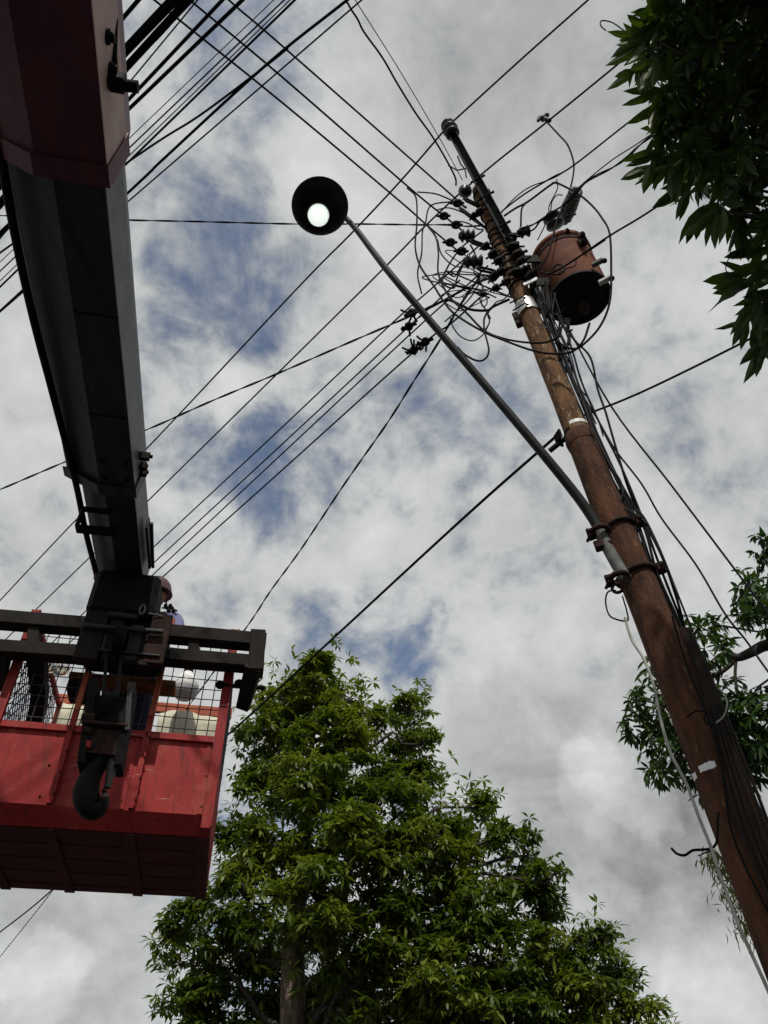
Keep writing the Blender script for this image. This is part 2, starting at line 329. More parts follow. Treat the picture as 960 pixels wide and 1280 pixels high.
# ------------------------------------------------------------------ utility pole
HP = 4.2
pt = atH(598, 238, HP); pb = atH(904, 985, HP)
pdir = unit(pb - pt); ground_pt = pt + pdir * (pt[2] / -pdir[2]); paxis = -pdir
def pole_at(z): return pt + pdir * (pt[2] - z) / -pdir[2]
def pole_px(py):  # pole axis point whose picture row is py
    lo, hi = 0.0, pt[2]
    for _ in range(40):
        m = (lo + hi) / 2
        if proj(pole_at(m))[1] < py: hi = m
        else: lo = m
    return pole_at(lo)
def pole_r(z):
    zs = (0, 2.5, 3.5, 5.7, 5.72, 9.7); rs = (.175, .165, .143, .120, .104, .078)
    return float(np.interp(z, zs, rs))
zstep = pole_px(548)[2]
pole = empty('utility_pole', ground_pt, 'tall rusty brown stepped utility pole leaning across the right side', 'utility pole')
def shaft(z0, z1, name, m, rim=0):
    b = MB(); zz = np.linspace(z0, z1, 30); prof = []
    u = unit(np.cross(paxis, (0, 1, 0))); w = np.cross(paxis, u); vs = []; n = 28
    for z in zz:
        c = pole_at(z)
        for k in range(n):
            a = 2 * math.pi * k / n; rr = pole_r(z) * (1 + .012 * math.sin(3 * a + z * 2) + .01 * math.sin(z * 9 + a))
            vs.append(c + rr * (math.cos(a) * u + math.sin(a) * w))
    fs = [(i * n + k, i * n + (k + 1) % n, (i + 1) * n + (k + 1) % n, (i + 1) * n + k) for i in range(29) for k in range(n)]
    b.add(vs, fs, True); b.add(vs[-n:], [tuple(range(n))]); return b.build(name, m, pole)
def PR(z): return pole_r(z)
# steps where shaft sections sleeve into each other
_old = pole_r
def pole_r(z):
    if z > zstep: return float(np.interp(z, (zstep, 9.8), (.094, .068)))
    return float(np.interp(z, (0, 2.5, 3.5, zstep), (.155, .133, .115, .102)))
shaft(0, zstep, 'lower_shaft', 'pole_low'); shaft(zstep - .01, pt[2], 'upper_shaft', 'pole')
b = MB(); b.lathe(pole_at(zstep - .03), paxis, [(pole_r(zstep - .1) + .004, -.05), (pole_r(zstep - .1) + .01, 0), (pole_r(zstep + .1) + .012, .06), (pole_r(zstep + .1) - .002, .085)], 24); b.build('sleeve_rim', 'pole_low', pole)
def band(py, h, extra, name, m, label=None):
    c = pole_px(py); r = pole_r(c[2]) + extra; b = MB()
    b.lathe(c, paxis, [(r - extra, -h / 2), (r, -h / 2), (r, h / 2), (r - extra, h / 2)], 24, False)
    o = b.build(name, m, pole, label=label); return c, r, o
cam_side = lambda c: unit(np.array([O[0] - c[0], O[1] - c[1], 0]))
right_of = lambda c: unit(np.cross(cam_side(c), (0, 0, 1))) * -1
def pxr(c): # picture-right horizontal vector at c
    a = cam_side(c); return np.array([-a[1], a[0], 0])
for py in (245, 262, 283, 305, 322, 334):
    c, r, o = band(py, .03, .012, 'band_clamp', 'rust')
    s = pxr(c); bb = MB(); bb.box(lambda q, c=c, s=s, r=r: c + s * (r * (1 if py % 2 else -1) + q[0]) + cam_side(c) * q[1] + V((0, 0, 1)) * q[2], (-.03, -.03, -.025), (.03, .03, .025)); bb.build('bolt', 'rust', o)
c, r, o = band(388, .16, .014, 'tin_sleeve', 'tin')
bb = MB()
for k in (-1, 1):
    bb.tube([c + paxis * .06 * k + cam_side(c) * (r + .005) - pxr(c) * .12, c + paxis * .05 * k + cam_side(c) * (r + .02), c + paxis * .06 * k + pxr(c) * .12], .008)
bb.box(lambda q: c - pxr(c) * (r + .01) + pxr(c) * q[0] + cam_side(c) * q[1] + paxis * q[2], (-.03, -.03, -.16), (.03, .03, .02)); bb.build('fixing', 'rust', o)
def arc(py, h, extra, a0, a1, name, m, label=None, rag=0):
    c = pole_px(py); r = pole_r(c[2]) + extra; s_ = pxr(c); f_ = cam_side(c); b = MB(); vs = []; n = 14
    for i in range(n + 1):
        a = R(a0 + (a1 - a0) * i / n); d_ = math.cos(a) * f_ + math.sin(a) * s_; hh = h / 2 * (1 - rag * random.random())
        for (rr, z) in ((r - extra + .001, -hh), (r, -hh), (r, hh), (r - extra + .001, hh)): vs.append(c + rr * d_ + UPZ * z)
    b.add(vs, [(4 * i + k, 4 * i + (k + 1) % 4, 4 * i + 4 + (k + 1) % 4, 4 * i + 4 + k) for i in range(n) for k in range(4)] + [(0, 1, 2, 3), (4 * n + 3, 4 * n + 2, 4 * n + 1, 4 * n)]); return b.build(name, m, pole, label=label)
UPZ = V((0, 0, 1))
arc(537, .034, .005, -18, 70, 'white_strap', 'white'); c = pole_px(539); r = pole_r(c[2]); guy_pt = c - pxr(c) * (r + .02)
arc(543, .05, .008, -95, -25, 'guy_clamp', 'grease')
b = MB()
for k in range(4):
    a = guy_pt + V((0, 0, .02 * k - .03)); b.tube([a + cam_side(c) * .05, a - pxr(c) * .05, a - cam_side(c) * .06 - pxr(c) * .02], .013)
b.tube([guy_pt + pxr(c) * .03 - paxis * .02, guy_pt - pxr(c) * .12 - paxis * .09], .02); b.build('wire_grip', 'grease', pole)
arc(969, .040, .004, -70, -52, 'strap_scrap', 'white', 'left scrap of torn white strap', .5); arc(966, .042, .004, -36, 4, 'strap_scrap', 'white', 'right scrap of torn white strap', .35)
# bright plates near the transformer bracket
for (x0, y0, x1, y1) in ((649, 326, 659, 338), (654, 346, 672, 358)):
    a = atH((x0 + x1) / 2, (y0 + y1) / 2, HP - .12); s = pxr(a); w = (x1 - x0) * depth(a) / F / 2; h = (y1 - y0) * depth(a) / F / 2
    b = MB(); n_ = cam_side(a)
    b.box(lambda q, a=a, s=s, n_=n_: a + s * q[0] + unit(n_ + V((0, 0, .35))) * q[1] + unit(V((0, 0, 1)) - n_ * .35) * q[2], (-w, -.006, -h), (w, .006, h)); b.build('mounting_plate', 'white', pole)
for py in (255, 270, 292, 300, 313, 328, 345, 352, 360):
    c = pole_px(py); r = pole_r(c[2]) + .008; b = MB()
    b.tube([c + r * (math.cos(a) * pxr(c) + math.sin(a) * cam_side(c)) + paxis * .03 * math.sin(a + py) for a in np.linspace(0, 6.28, 17)], .009); b.build('wire_wrap', 'grease', pole)

# extension channel + pin insulator on top
e0 = atH(662, 345, 4.15); e1 = atH(565, 166, 3.95)
ext = empty('extension_arm', e0, 'straight black steel channel rising past the pole top to a big insulator', 'steel arm')
ed = unit(e1 - e0); es = unit(np.cross(ed, cam_side(e0))); en = np.cross(es, ed); L_ = np.linalg.norm(e1 - e0)
fr = lambda q: e0 + es * q[0] + en * q[1] + ed * q[2]
b = MB(); b.box(fr, (-.045, -.035, 0), (.045, -.027, L_)); b.box(fr, (-.045, -.027, 0), (-.037, .03, L_)); b.box(fr, (.037, -.027, 0), (.045, .03, L_)); b.build('channel', 'blacksteel', ext)
for i, t_ in enumerate((.12, .3, .5, .62)):
    b = MB(); b.tube([fr((-.075, 0, L_ * t_)), fr((.09, 0, L_ * t_))], .014); b.build('bolt', 'grease', ext)
b = MB(); b.tube([fr((-.05, .0, L_ * .72)), fr((-.14, 0, L_ * .74)), fr((-.2, 0, L_ * .80))], .008); b.build('tie_wire', 'grease', ext)
def insulator(name, base, axis, R0, sheds, H, label, parent=None, group=None, m='porcelain'):
    b = MB(); prof = [(.3 * R0, 0)]
    for i in range(sheds):
        h0 = H * i / sheds; h1 = H * (i + 1) / sheds; rr = R0 * (1 - .12 * abs(i - sheds / 2 + .5) / sheds * 2)
        prof += [(rr * .62, h0 + (h1 - h0) * .05), (rr, h0 + (h1 - h0) * .25), (rr * .97, h0 + (h1 - h0) * .45), (rr * .6, h0 + (h1 - h0) * .8)]
    prof += [(R0 * .5, H), (R0 * .35, H * 1.06), (.001, H * 1.08)]; prof.insert(0, (.001, 0))
    b.lathe(base, axis, prof, 22); o = b.build(name, m, parent, origin=base)
    if parent is None: tag(o, label, 'insulator', group)
    elif label: o['label'] = label
    return o
insulator('pin_insulator', e1 - ed * .05, ed, .092, 3, .32, None, ext)

GI = 'porcelain insulators around the pole top'
def ins_px(px, py, h, axis, r, sh, H, label): 
    r *= .84; H *= .9; p = atH(px, py, h); a = unit(axis); return insulator('pole_insulator', p - a * H / 2, a, r, sh, H, label, None, GI)
pc = pt; sR = pxr(pc); sF = cam_side(pc); UP = V((0, 0, 1))
ins_px(581, 239, 4.1, -UP * .7 + sF * .5 - sR * .2, .085, 2, .13, 'large round dark insulator beside the very top of the pole')
ins_px(584, 295, 4.05, -sR + UP * .3 + sF * .35, .085, 3, .17, 'upper of the two big strain insulators left of the pole')
ins_px(592, 327, 4.05, -sR + UP * .2 + sF * .4, .09, 3, .2, 'lower of the two big strain insulators left of the pole')
ins_px(655, 290, 4.25, -sR * .9 + sF * .2, .075, 2, .14, 'dark insulator between the extension channel and the red tank')
for (px, py, lab) in ((572, 254, 'small strain knob on the highest line left of the pole top'), (555, 270, 'small knob on the second line, farther from the pole'), (570, 281, 'small knob on the second line, nearer the pole'),
                 (563, 303, 'small knob on the third line, farther from the pole'), (577, 314, 'small knob on the third line, nearer the big strain insulators')):
    p = atH(px, py, 4.05); b = MB(); b.ball(p, .045, (1.2, 1, .8)); b.tube([p - sR * .07 + UP * .06, p + sR * .06 - UP * .05], .014); b.tube([p + V((0, 0, .06)), p - V((0, 0, .06))], .018)
    tag(b.build('strain_insulator', 'grease', origin=p), lab, 'insulator', 'small knobs on the lines left of the pole')
# linkages between pole and strain insulators
for (a, c2) in (((590, 302), (618, 312)), ((600, 336), (628, 342)), ((583, 250), (608, 262)), ((577, 262), (607, 285)), ((640, 300), (628, 300))):
    p0 = atH(*a, 4.05); p1 = atH(*c2, 4.18); off = V((0, 0, .03)); lk = MB()
    lk.tube([p0 + off, p0 - unit(p1 - p0) * .03, p0 - off, (p0 + p1) / 2 - off, p1, (p0 + p1) / 2 + off, p0 + off], .014); lk.build('link', 'grease', pole)
for (px, py, r) in ((607, 308, .04), (616, 318, .045), (623, 326, .04), (617, 346, .045), (626, 340, .04), (600, 264, .04), (592, 270, .035), (633, 352, .04), (620, 360, .035), (604, 368, .028), (643, 308, .05), (648, 318, .05), (641, 296, .04), (652, 328, .05), (646, 340, .045), (655, 338, .04), (662, 345, .04)):
    p = atH(px, py, 4.08); u1 = unit(sR + UP * random.uniform(-.5, .5) + sF * random.uniform(-.4, .4)); u3 = unit(np.cross(u1, sF)); u2 = np.cross(u3, u1); lk = MB()
    lk.lathe(p - u1 * r, u1, [(.001, 0), (r * .75, .003), (r * .8, r * .5), (r * .5, r * .8), (r * .45, r * 1.6), (.001, r * 1.7)], 10, False)
    lk.box(lambda q, p=p, u1=u1, u2=u2, u3=u3: p + u1 * q[0] + u2 * q[1] + u3 * q[2], (-r * .5, -r * .9, -r * .5), (r * .9, r * .9, r * .45)); lk.tube([p - u1 * r * 1.7, p + u1 * r * 1.9], .011); lk.build('line_bracket', 'rust' if px % 3 == 0 else 'grease', pole)

# ------------------------------------------------------------------ transformer
tb = atH(725, 374, 4.45); TRAD = 38.0 * depth(tb) / F
ztop = tb[2]
for _ in range(200):
    ztop += .01
    if proj((tb[0], tb[1], ztop))[1] < 320: break
TH = ztop - tb[2]
tr = empty('transformer', tb, 'rust orange cylindrical transformer tank hung beside the top of the pole', 'transformer')
b = MB(); b.lathe(tb, UP, [(TRAD * .96, .012), (TRAD, .03), (TRAD * 1.0, TH * .9)], 40); b.build('tank', 'tank', tr)
b = MB(); b.lathe(tb, UP, [(.001, .02), (TRAD * .93, .02), (TRAD * .95, .0), (TRAD * 1.02, 0), (TRAD * 1.02, .025), (TRAD, .03)], 40, False); b.build('tank_bottom', 'tank_shaded', tr)
b = MB(); b.lathe(tb + UP * TH * .9, UP, [(TRAD, -.02), (TRAD * 1.06, -.01), (TRAD * 1.06, .035), (TRAD * .98, .05), (TRAD * .6, .10), (.001, .12)], 40); b.build('lid', 'tank', tr)
b = MB(); b.lathe(tb + UP * TH * .82, UP, [(TRAD, -.02), (TRAD * 1.025, -.02), (TRAD * 1.025, .02), (TRAD, .02)], 40, False); b.build('lid_band', 'rust', tr)
tsd = pxr(tb); tfd = cam_side(tb)
b = MB(); b.lathe(tb + tfd * -.05 - UP * .1, UP, [(.001, -.04), (.03, -.03), (.045, .05), (.045, .10)], 10); b.build('drain_valve', 'rust', tr)
for k, (a, hh) in enumerate(((.3, .14), (1.1, .13), (2.4, .15))):
    base = tb + UP * (TH * .9 + .07) + tsd * TRAD * .55 * math.sin(a) + tfd * TRAD * .45 * math.cos(a)
    o = insulator('bushing', base, UP + tsd * .3 * math.sin(a) + tfd * .3, .05, 3, hh, None, tr)
for (px, py) in ((708, 292), (727, 296), (729, 303), (748, 328), (757, 350)):
    p = atH(px, py, 4.45 - TRAD * .75); b = MB()
    if py > 320:
        b.box(lambda q, p=p: p + tsd * q[0] + tfd * q[1] + UP * q[2], (-.06, -.022, -.016), (.045, .022, .02)); b.build('side_terminal', 'tin' if py > 340 else 'galv', tr)
        b = MB(); b.ball(p + tsd * .05 - UP * .02, .024); b.build('terminal_cap', 'grease', tr)
    else:
        b.box(lambda q, p=p: p + tsd * q[0] + tfd * q[1] + UP * q[2], (-.035, -.03, -.03), (.035, .03, .04)); b.tube([p, p + tfd * .05 - UP * .05 + tsd * .02], .022); b.build('lid_clamp', 'rust', tr)
b = MB()
for hh in (.22, .75):
    q0 = tb + UP * TH * hh; pz = pole_at(q0[2]); d_ = unit(q0 - pz)
    fr2 = lambda q, pz=pz, d_=d_: pz + d_ * q[0] + np.cross(UP, d_) * q[1] + UP * q[2]
    b.box(fr2, (pole_r(q0[2]) - .01, -.09, -.06), (np.linalg.norm(q0 - pz) - TRAD + .03, -.07, .06)); b.box(fr2, (pole_r(q0[2]) - .01, .07, -.06), (np.linalg.norm(q0 - pz) - TRAD + .03, .09, .06))
    b.box(fr2, (pole_r(q0[2]) + .02, -.12, -.05), (pole_r(q0[2]) + .05, .12, .05))
b.build('hanger_bracket', 'grease', tr)
p = atH(692, 276, 4.45 - TRAD * .5); insulator('bushing', p - UP * .12, UP + tfd * .5, .1, 2, .16, None, tr)
# lightning arrester above the tank
ap = atH(712, 258, 4.5); adx = unit(tsd * .55 - UP * .25 + tfd * .75)
ar = empty('surge_arrester', ap, 'small light grey ribbed surge arrester tilted above the tank', 'surge arrester')
insulator('ribbed_body', ap - adx * .16, adx, .085, 6, .30, None, ar, m='porc_grey')
b = MB(); b.lathe(ap + adx * .14, adx, [(.05, 0), (.072, .005), (.072, .05), (.03, .052), (.03, .03), (.001, .03)], 18); b.build('end_ring', 'galv', ar)
b = MB(); b.lathe(ap - adx * .2, adx, [(.001, 0), (.05, 0), (.055, .05), (.03, .06)], 14); b.tube([ap - adx * .1 + UP * .06, ap + adx * .05 + UP * .13, ap + adx * .16 + tsd * .05 + UP * .06], .01); b.build('strap', 'steel', ar)

# ------------------------------------------------------------------ street lamp
lc = atH(400, 258, 3.05)
path = [(431, 271, 3.34), (447, 289, 3.34), (465, 313, 3.34), (490, 345, 3.32), (540, 404, 3.48), (600, 474, 3.66), (660, 545, 3.82), (715, 612, 3.97), (742, 650, 4.04), (753, 672, 4.05), (768, 700, 4.05), (783, 725, 4.05)]
ap_ = smooth([atH(*p) for p in path], 5)
lamp = empty('street_lamp', ap_[-1], 'street lamp with round black shade and white bulb on long bent arm', 'street lamp')
nn = len(ap_)
cut = int(nn * 8.3 / 11.0)
b = MB(); b.tube(ap_[:cut + 1], [.024 + .010 * i / cut for i in range(cut + 1)], 12); b.build('arm', 'armsteel', lamp)
b = MB(); b.tube(ap_[cut:], .038, 12); b.build('mounting_sleeve', 'galv', lamp)
tilt = unit(V((0, 0, -1)) * 1 + unit(O - lc) * 1.0)
SR = 35.5 * depth(lc) / F
b = MB(); b.lathe(lc, tilt, [(.06, -.27), (.075, -.25), (.085, -.16), (SR * .55, -.13), (SR * .85, -.08), (SR * .97, -.02), (SR, .0), (SR * .98, .004), (SR * .95, -.02), (SR * .82, -.07), (SR * .5, -.115), (.001, -.12)], 44)
b.build('shade', 'lampshade', lamp)
sp = MB(); arm_end = ap_[0]; sp.tube([arm_end, lerp2(arm_end, lc - tilt * .26, .5), lc - tilt * .26], .03, 10); sp.lathe(lc - tilt * .32, tilt, [(.001, 0), (.05, .0), (.07, .04), (.07, .1)], 16); sp.build('socket_housing', 'lampshade', lamp)
bc = atD(398, 269, np.linalg.norm(lc - O) - .005); 
b = MB(); b.ball(bc, 13.5 * depth(bc) / F, (1, 1, 1), 20); b.build('bulb', 'bulb', lamp)
b = MB(); b.lathe(bc - tilt * .02, tilt, [(13.6 * depth(bc) / F, -.04), (15.2 * depth(bc) / F, -.03), (15.2 * depth(bc) / F, .01), (14 * depth(bc) / F, .012)], 30); b.lathe(bc - tilt * .10, tilt, [(.001, 0), (.05, 0), (.09, .05)], 20); b.build('lamp_holder', 'lampshade', lamp)
for py, hh in ((664, .05), (722, .06)):
    c = pole_px(py); r = pole_r(c[2]) + .012; s = pxr(c); f_ = cam_side(c)
    b = MB(); ring = [c + r * (math.cos(a) * s + math.sin(a) * f_) + paxis * .012 * math.sin(2 * a) for a in np.linspace(0, 2 * math.pi, 25)]
    b.tube(ring, hh * .30, 6, flat=1.0)
    l_ = atH(750 if py == 664 else 774, py, 4.03)
    b.tube([l_ + .052 * (math.cos(a) * s + math.sin(a) * f_) for a in np.linspace(0, 2 * math.pi, 17)], .018)
    o = b.build('pole_clamp', 'rust', lamp)
    for sgn in (-1, 1):
        b = MB(); q0 = c + s * sgn * (r + .03) + f_ * .02
        if sgn < 0: q0 = l_ - s * .06
        b.box(lambda q, q0=q0: q0 + s * q[0] + f_ * q[1] + UP * q[2], (-.022, -.032, -.03), (.022, .032, .03)); b.tube([q0 - f_ * .05 + s * sgn * .01, q0 + f_ * .06 + s * sgn * .01], .011); b.tube([q0, q0 - UP * .045 + s * sgn * .035], .010)
        b.build('clamp_bolt', 'rust', o)
q0 = atH(749, 682, 4.03); b = MB(); b.box(lambda q: q0 + pxr(q0) * q[0] + cam_side(q0) * q[1] + UP * q[2], (-.03, -.03, -.03), (.03, .03, .03)); b.tube([q0, q0 + pxr(q0) * .08], .015); b.build('lug', 'rust', lamp)
q0 = atH(772, 735, 4.03); b = MB(); b.tube([q0 + .032 * (math.cos(a) * pxr(q0) + math.sin(a) * UP) for a in np.linspace(0, 6.28, 13)], .010); b.build('eye_ring', 'rust', lamp)

# ------------------------------------------------------------------ wires
lerp2 = lambda a, b, t: a + (b - a) * t
def W(label, pts, px, h=None, z=None, h1=None, m='wire', group=None, twist=False, name='overhead_cable', cat='cable', k=6, sag=0):
    P = []
    n = len(pts)
    for i, p in enumerate(pts):
        if z is not None: P.append(atZ(p[0], p[1], z))
        else:
            hh = h if h1 is None else h + (h1 - h) * i / max(1, n - 1)
            if len(p) > 2: hh = p[2]
            P.append(atH(p[0], p[1], hh))
    if n == 2:
        a, b2 = P; P = [a + (b2 - a) * t for t in np.linspace(0, 1, 9)]
        if sag:
            for i, t in enumerate(np.linspace(0, 1, 9)): P[i] = P[i] - UP * sag * 4 * t * (1 - t)
        k = 2
    Q = smooth(P, k)
    inf = [q for q in Q if depth(q) > 1 and -30 < proj(q)[0] < 990 and -30 < proj(q)[1] < 1310] or Q
    r = px / 2 * float(np.median([depth(q) for q in inf])) / F
    b = MB()
    if twist:
        L = [0]
        for i in range(1, len(Q)): L.append(L[-1] + np.linalg.norm(Q[i] - Q[i - 1]))
        N_ = int(min(900, max(60, L[-1] / .08))); tt = np.linspace(0, L[-1], N_); X = np.array([np.interp(tt, L, [q[j] for q in Q]) for j in range(3)]).T
        d = unit(X[-1] - X[0]); u = unit(np.cross(d, UP)); w = np.cross(u, d)
        for ph in (0, math.pi):
            b.tube([X[i] + r * .55 * (math.cos(tt[i] * 11 + ph) * u + math.sin(tt[i] * 11 + ph) * w) for i in range(N_)], r * .55, 5)
    else: b.tube(Q, r, 6)
    return tag(b.build(name, m, origin=P[0]), label, cat, group)
def xt(p, q, x):  # extend a straight picture line p->q to column x (used only to find where the same straight cable leaves the frame)
    t = (x - p[0]) / (q[0] - p[0]); return (x, p[1] + (q[1] - p[1]) * t)
def LW(label, p, q, px, z, x0=-120, y1=-120, **k):
    a = xt(p, q, x0); t = (y1 - p[1]) / (q[1] - p[1]); b2 = (p[0] + (q[0] - p[0]) * t, y1)
    return W(label, [a, b2], px, z=z, **k)
G1 = 'cables crossing above the boom at the upper left'
LW('thick cable nearest the top left corner, right of the boom', (150, 27), (173, 0), 5, 7.6, group=G1)
def bundle(label, p, q, wpx, z, nst):
    a = xt(p, q, -120); t = (-120 - p[1]) / (q[1] - p[1]); b2 = (p[0] + (q[0] - p[0]) * t, -120)
    A, B = atZ(*a, z), atZ(*b2, z); d = unit(B - A); u = unit(np.cross(d, UP)); mid = atZ(p[0], p[1], z); Rr = wpx / 2 * depth(mid) / F; mb = MB()
    for i in range(nst):
        ph = random.random() * 6.28; o_ = (i + .5) / nst * 2 - 1; rr = Rr * .62 / math.sqrt(nst) * 1.25
        mb.tube([A + (B - A) * t_ + u * (Rr * .82 * o_ + Rr * .10 * math.sin(9 * t_ + ph)) + UP * (Rr * .35 * math.sin(ph + 7 * t_)) for t_ in np.linspace(0, 1, 26)], rr, 6)
    L = np.linalg.norm(B - A); mb2 = []
    tt = np.linspace(0, 1, int(L / .12)); mb.tube([A + (B - A) * t_ + Rr * .9 * (math.cos(t_ * L * 5) * u + .6 * math.sin(t_ * L * 5) * UP) for t_ in tt], Rr * .07, 4)
    return tag(mb.build('cable_bundle', 'wire', origin=mid), label, 'cable bundle', G1)
bundle('very thick black cable bundle, upper left of the pair by the boom', (155, 66), (218, 0), 12, 7.4, 7)
bundle('very thick black cable bundle, lower right of the pair by the boom', (158, 84), (236, 0), 10, 7.4, 6)
LW('thin wire just below the thick cable bundles beside the boom', (165, 99), (247, 0), 1.7, 7.4, group=G1)
LW('thick black cable, upper of the matching pair below the bundles', (150, 136), (278, 0), 4.2, 7.6, group=G1)
LW('thick black cable, lower of the matching pair below the bundles', (150, 147), (303, 0), 4.4, 7.6, group=G1)
LW('very thin wire, topmost of the close group of four', (152, 182), (342, 0), 1.1, 8.2, group=G1)
LW('thin wire, second from the top of the close group of four', (153, 193), (350, 5), 1.8, 8.2, group=G1)
LW('thin wire, third from the top of the close group of four', (157, 199), (350, 12), 1.3, 8.2, group=G1)
LW('medium black wire, lowest of the close group of four', (163, 200), (350, 18), 2.6, 8.2, group=G1)
W('cable that branches from the heavy strand and drops flatter toward the boom', [(-80, 373), (165, 199), (250, 144), (334, 81), (360, 60)], 2.8, z=8.6, group=G1)
W('heavy tapering strand running from the boom to the top centre', [(-80, 463), (160, 241), (203, 200), (334, 80), (434, 0), (560, -100)], 3.4, z=8.6, group=G1)
LW('thin wire parallel to and just below the heavy tapering strand', (160, 252), (452, 0), 1.9, 8.8, group=G1)
G2 = 'three phase lines descending to the pole top'
W('lowest left of the three lines descending to the strain insulators', [(40, -125), (193, 0), (350, 126), (498, 250), (533, 281), (574, 315)], 2.4, z=9.25, group=G2)
W('middle of the three lines descending to the strain insulators', [(100, -115), (242, 4), (350, 94), (512, 235), (555, 270), (580, 290)], 2.4, z=9.35, group=G2)
W('highest right of the three lines descending to the pole top', [(150, -125), (286, 0), (350, 55), (568, 247), (572, 252)], 2.4, z=9.5, group=G2)
W('slightly kinked dark line coming down from the top centre to the round insulator', [(390, -80), (434, 3), (447, 24), (455, 40), (478, 72), (497, 105), (520, 142), (540, 170), (558, 200), (569, 222), (570, 232)], 2.4, z=9.7)
W('hair thin line beside the kinked dark line to the pole top', [(395, -80), (444, 0), (497, 84), (545, 165), (578, 225)], 1.1, z=9.8)
W('short wavy tie wire hanging off the extension channel', [(572, 195), (576, 205), (581, 212), (583, 222)], 1.8, h=4.0)
W('line passing over the pin insulator tip to the upper right', [(567, 151), (577, 142), (655, 71), (735, 0), (840, -95)], 2.5, z=atH(577, 142, 3.95)[2])
W('line leaving the pin insulator toward the lower left', [(557, 161), (500, 227), (437, 294), (372, 360), (186, 558), (90, 655), (-20, 772), (-80, 836)], 2.2, z=atH(557, 161, 3.95)[2])
W('long straight line crossing behind the extension channel at the pole top', [(880, -10), (775, 78), (683, 153), (603, 217), (533, 281), (455, 360), (184, 627), (50, 757), (-60, 866)], 2.4, z=9.9)
W('line from the dark foliage to the jumper loops above the tank', [(920, 60), (807, 137), (718, 206), (690, 222), (655, 243), (630, 262), (627, 266)], 2.4, z=8.9)
W('thick paired cable swinging in from the right above the tank', [(930, 90), (812, 172), (785, 196), (765, 210), (735, 226), (712, 250), (690, 266), (668, 280), (652, 286)], 3.6, z=8.5, twist=True)
W('thinner companion strand above the thick paired cable', [(930, 85), (808, 172), (768, 198), (735, 224), (716, 242), (702, 262)], 1.7, z=8.55)
W('cable from the right foliage crossing in front of the red tank', [(980, 165), (846, 243), (800, 272), (760, 296), (722, 322), (700, 336), (682, 344)], 2.8, z=atH(700, 336, 4.0)[2])
W('guy line from the pole clamp up to the right foliage', [(712, 526), (800, 491), (925, 430), (1060, 360)], 3.0, z=5.95)
W('guy line from the pole clamp down across the tree and basket to the left', [(700, 541), (580, 647), (413, 801), (300, 905), (150, 1035), (52, 1124), (0, 1165), (-60, 1210)], 2.6, z=5.95)
G3 = 'four parallel lines running down left from the pole'
W('highest of the four parallel lines running down left from the pole', [(600, 306), (538, 362), (488, 406), (340, 546), (194, 682), (90, 780), (-60, 921)], 2.0, z=8.2, group=G3)
W('second of the four parallel lines, with a small knob near the arm', [(575, 350), (526, 395), (511, 408), (340, 567), (196, 700), (100, 791), (-60, 943)], 2.0, z=8.0, group=G3)
W('third of the four parallel lines running down left from the pole', [(610, 332), (580, 360), (530, 402), (340, 579), (199, 711), (100, 805), (-60, 955)], 2.0, z=8.0, group=G3)
W('lowest of the four parallel lines, with frayed tie wires near the arm', [(600, 372), (563, 405), (517, 440), (340, 599), (207, 718), (100, 816), (-60, 962)], 2.2, z=7.8, group=G3)
W('black twisted service cable sagging left to the boom', [(636, 340), (600, 352), (580, 362), (522, 391), (430, 431), (347, 467), (263, 502), (184, 537), (92, 573), (0, 612), (-80, 645)], 2.8, z=8.0, twist=True)
W('twisted dark cable dropping steeply from the lamp arm to the basket bar', [(600, 345), (575, 382), (550, 425), (515, 480), (484, 529), (430, 606), (376, 687), (338, 739), (309, 783), (245, 870), (150, 1000), (66, 1113), (0, 1196), (-40, 1245)], 2.3, z=7.6, twist=True)
W('nearly level twisted cable behind the lamp shade', [(-60, 268), (100, 272), (160, 275), (250, 277), (370, 280), (450, 280), (520, 281), (560, 281), (580, 283), (604, 282)], 2.3, z=9.1, twist=True)
# knobs and frayed ties
for (px, py, lab) in ((511, 408, 'small dark knob on the second parallel line'), (517, 438, 'frayed star shaped tie on the lowest parallel line'), (532, 427, 'small frayed tie between the arm and the star shaped one'), (515, 391, 'small curled tie on the sagging twisted cable')):
    p = atZ(px, py, 7.85); b = MB(); b.ball(p, .045)
    for k in range(7 if py > 410 else 3):
        d = unit(RNG.normal(size=3)); b.tube([p, p + d * .07, p + d * .11 + UP * .03], .011, 5)
    b.tube([p - sR * .08 + UP * .0, p + sR * .08], .02); tag(b.build('cable_tie', 'grease', origin=p), lab, 'cable tie')
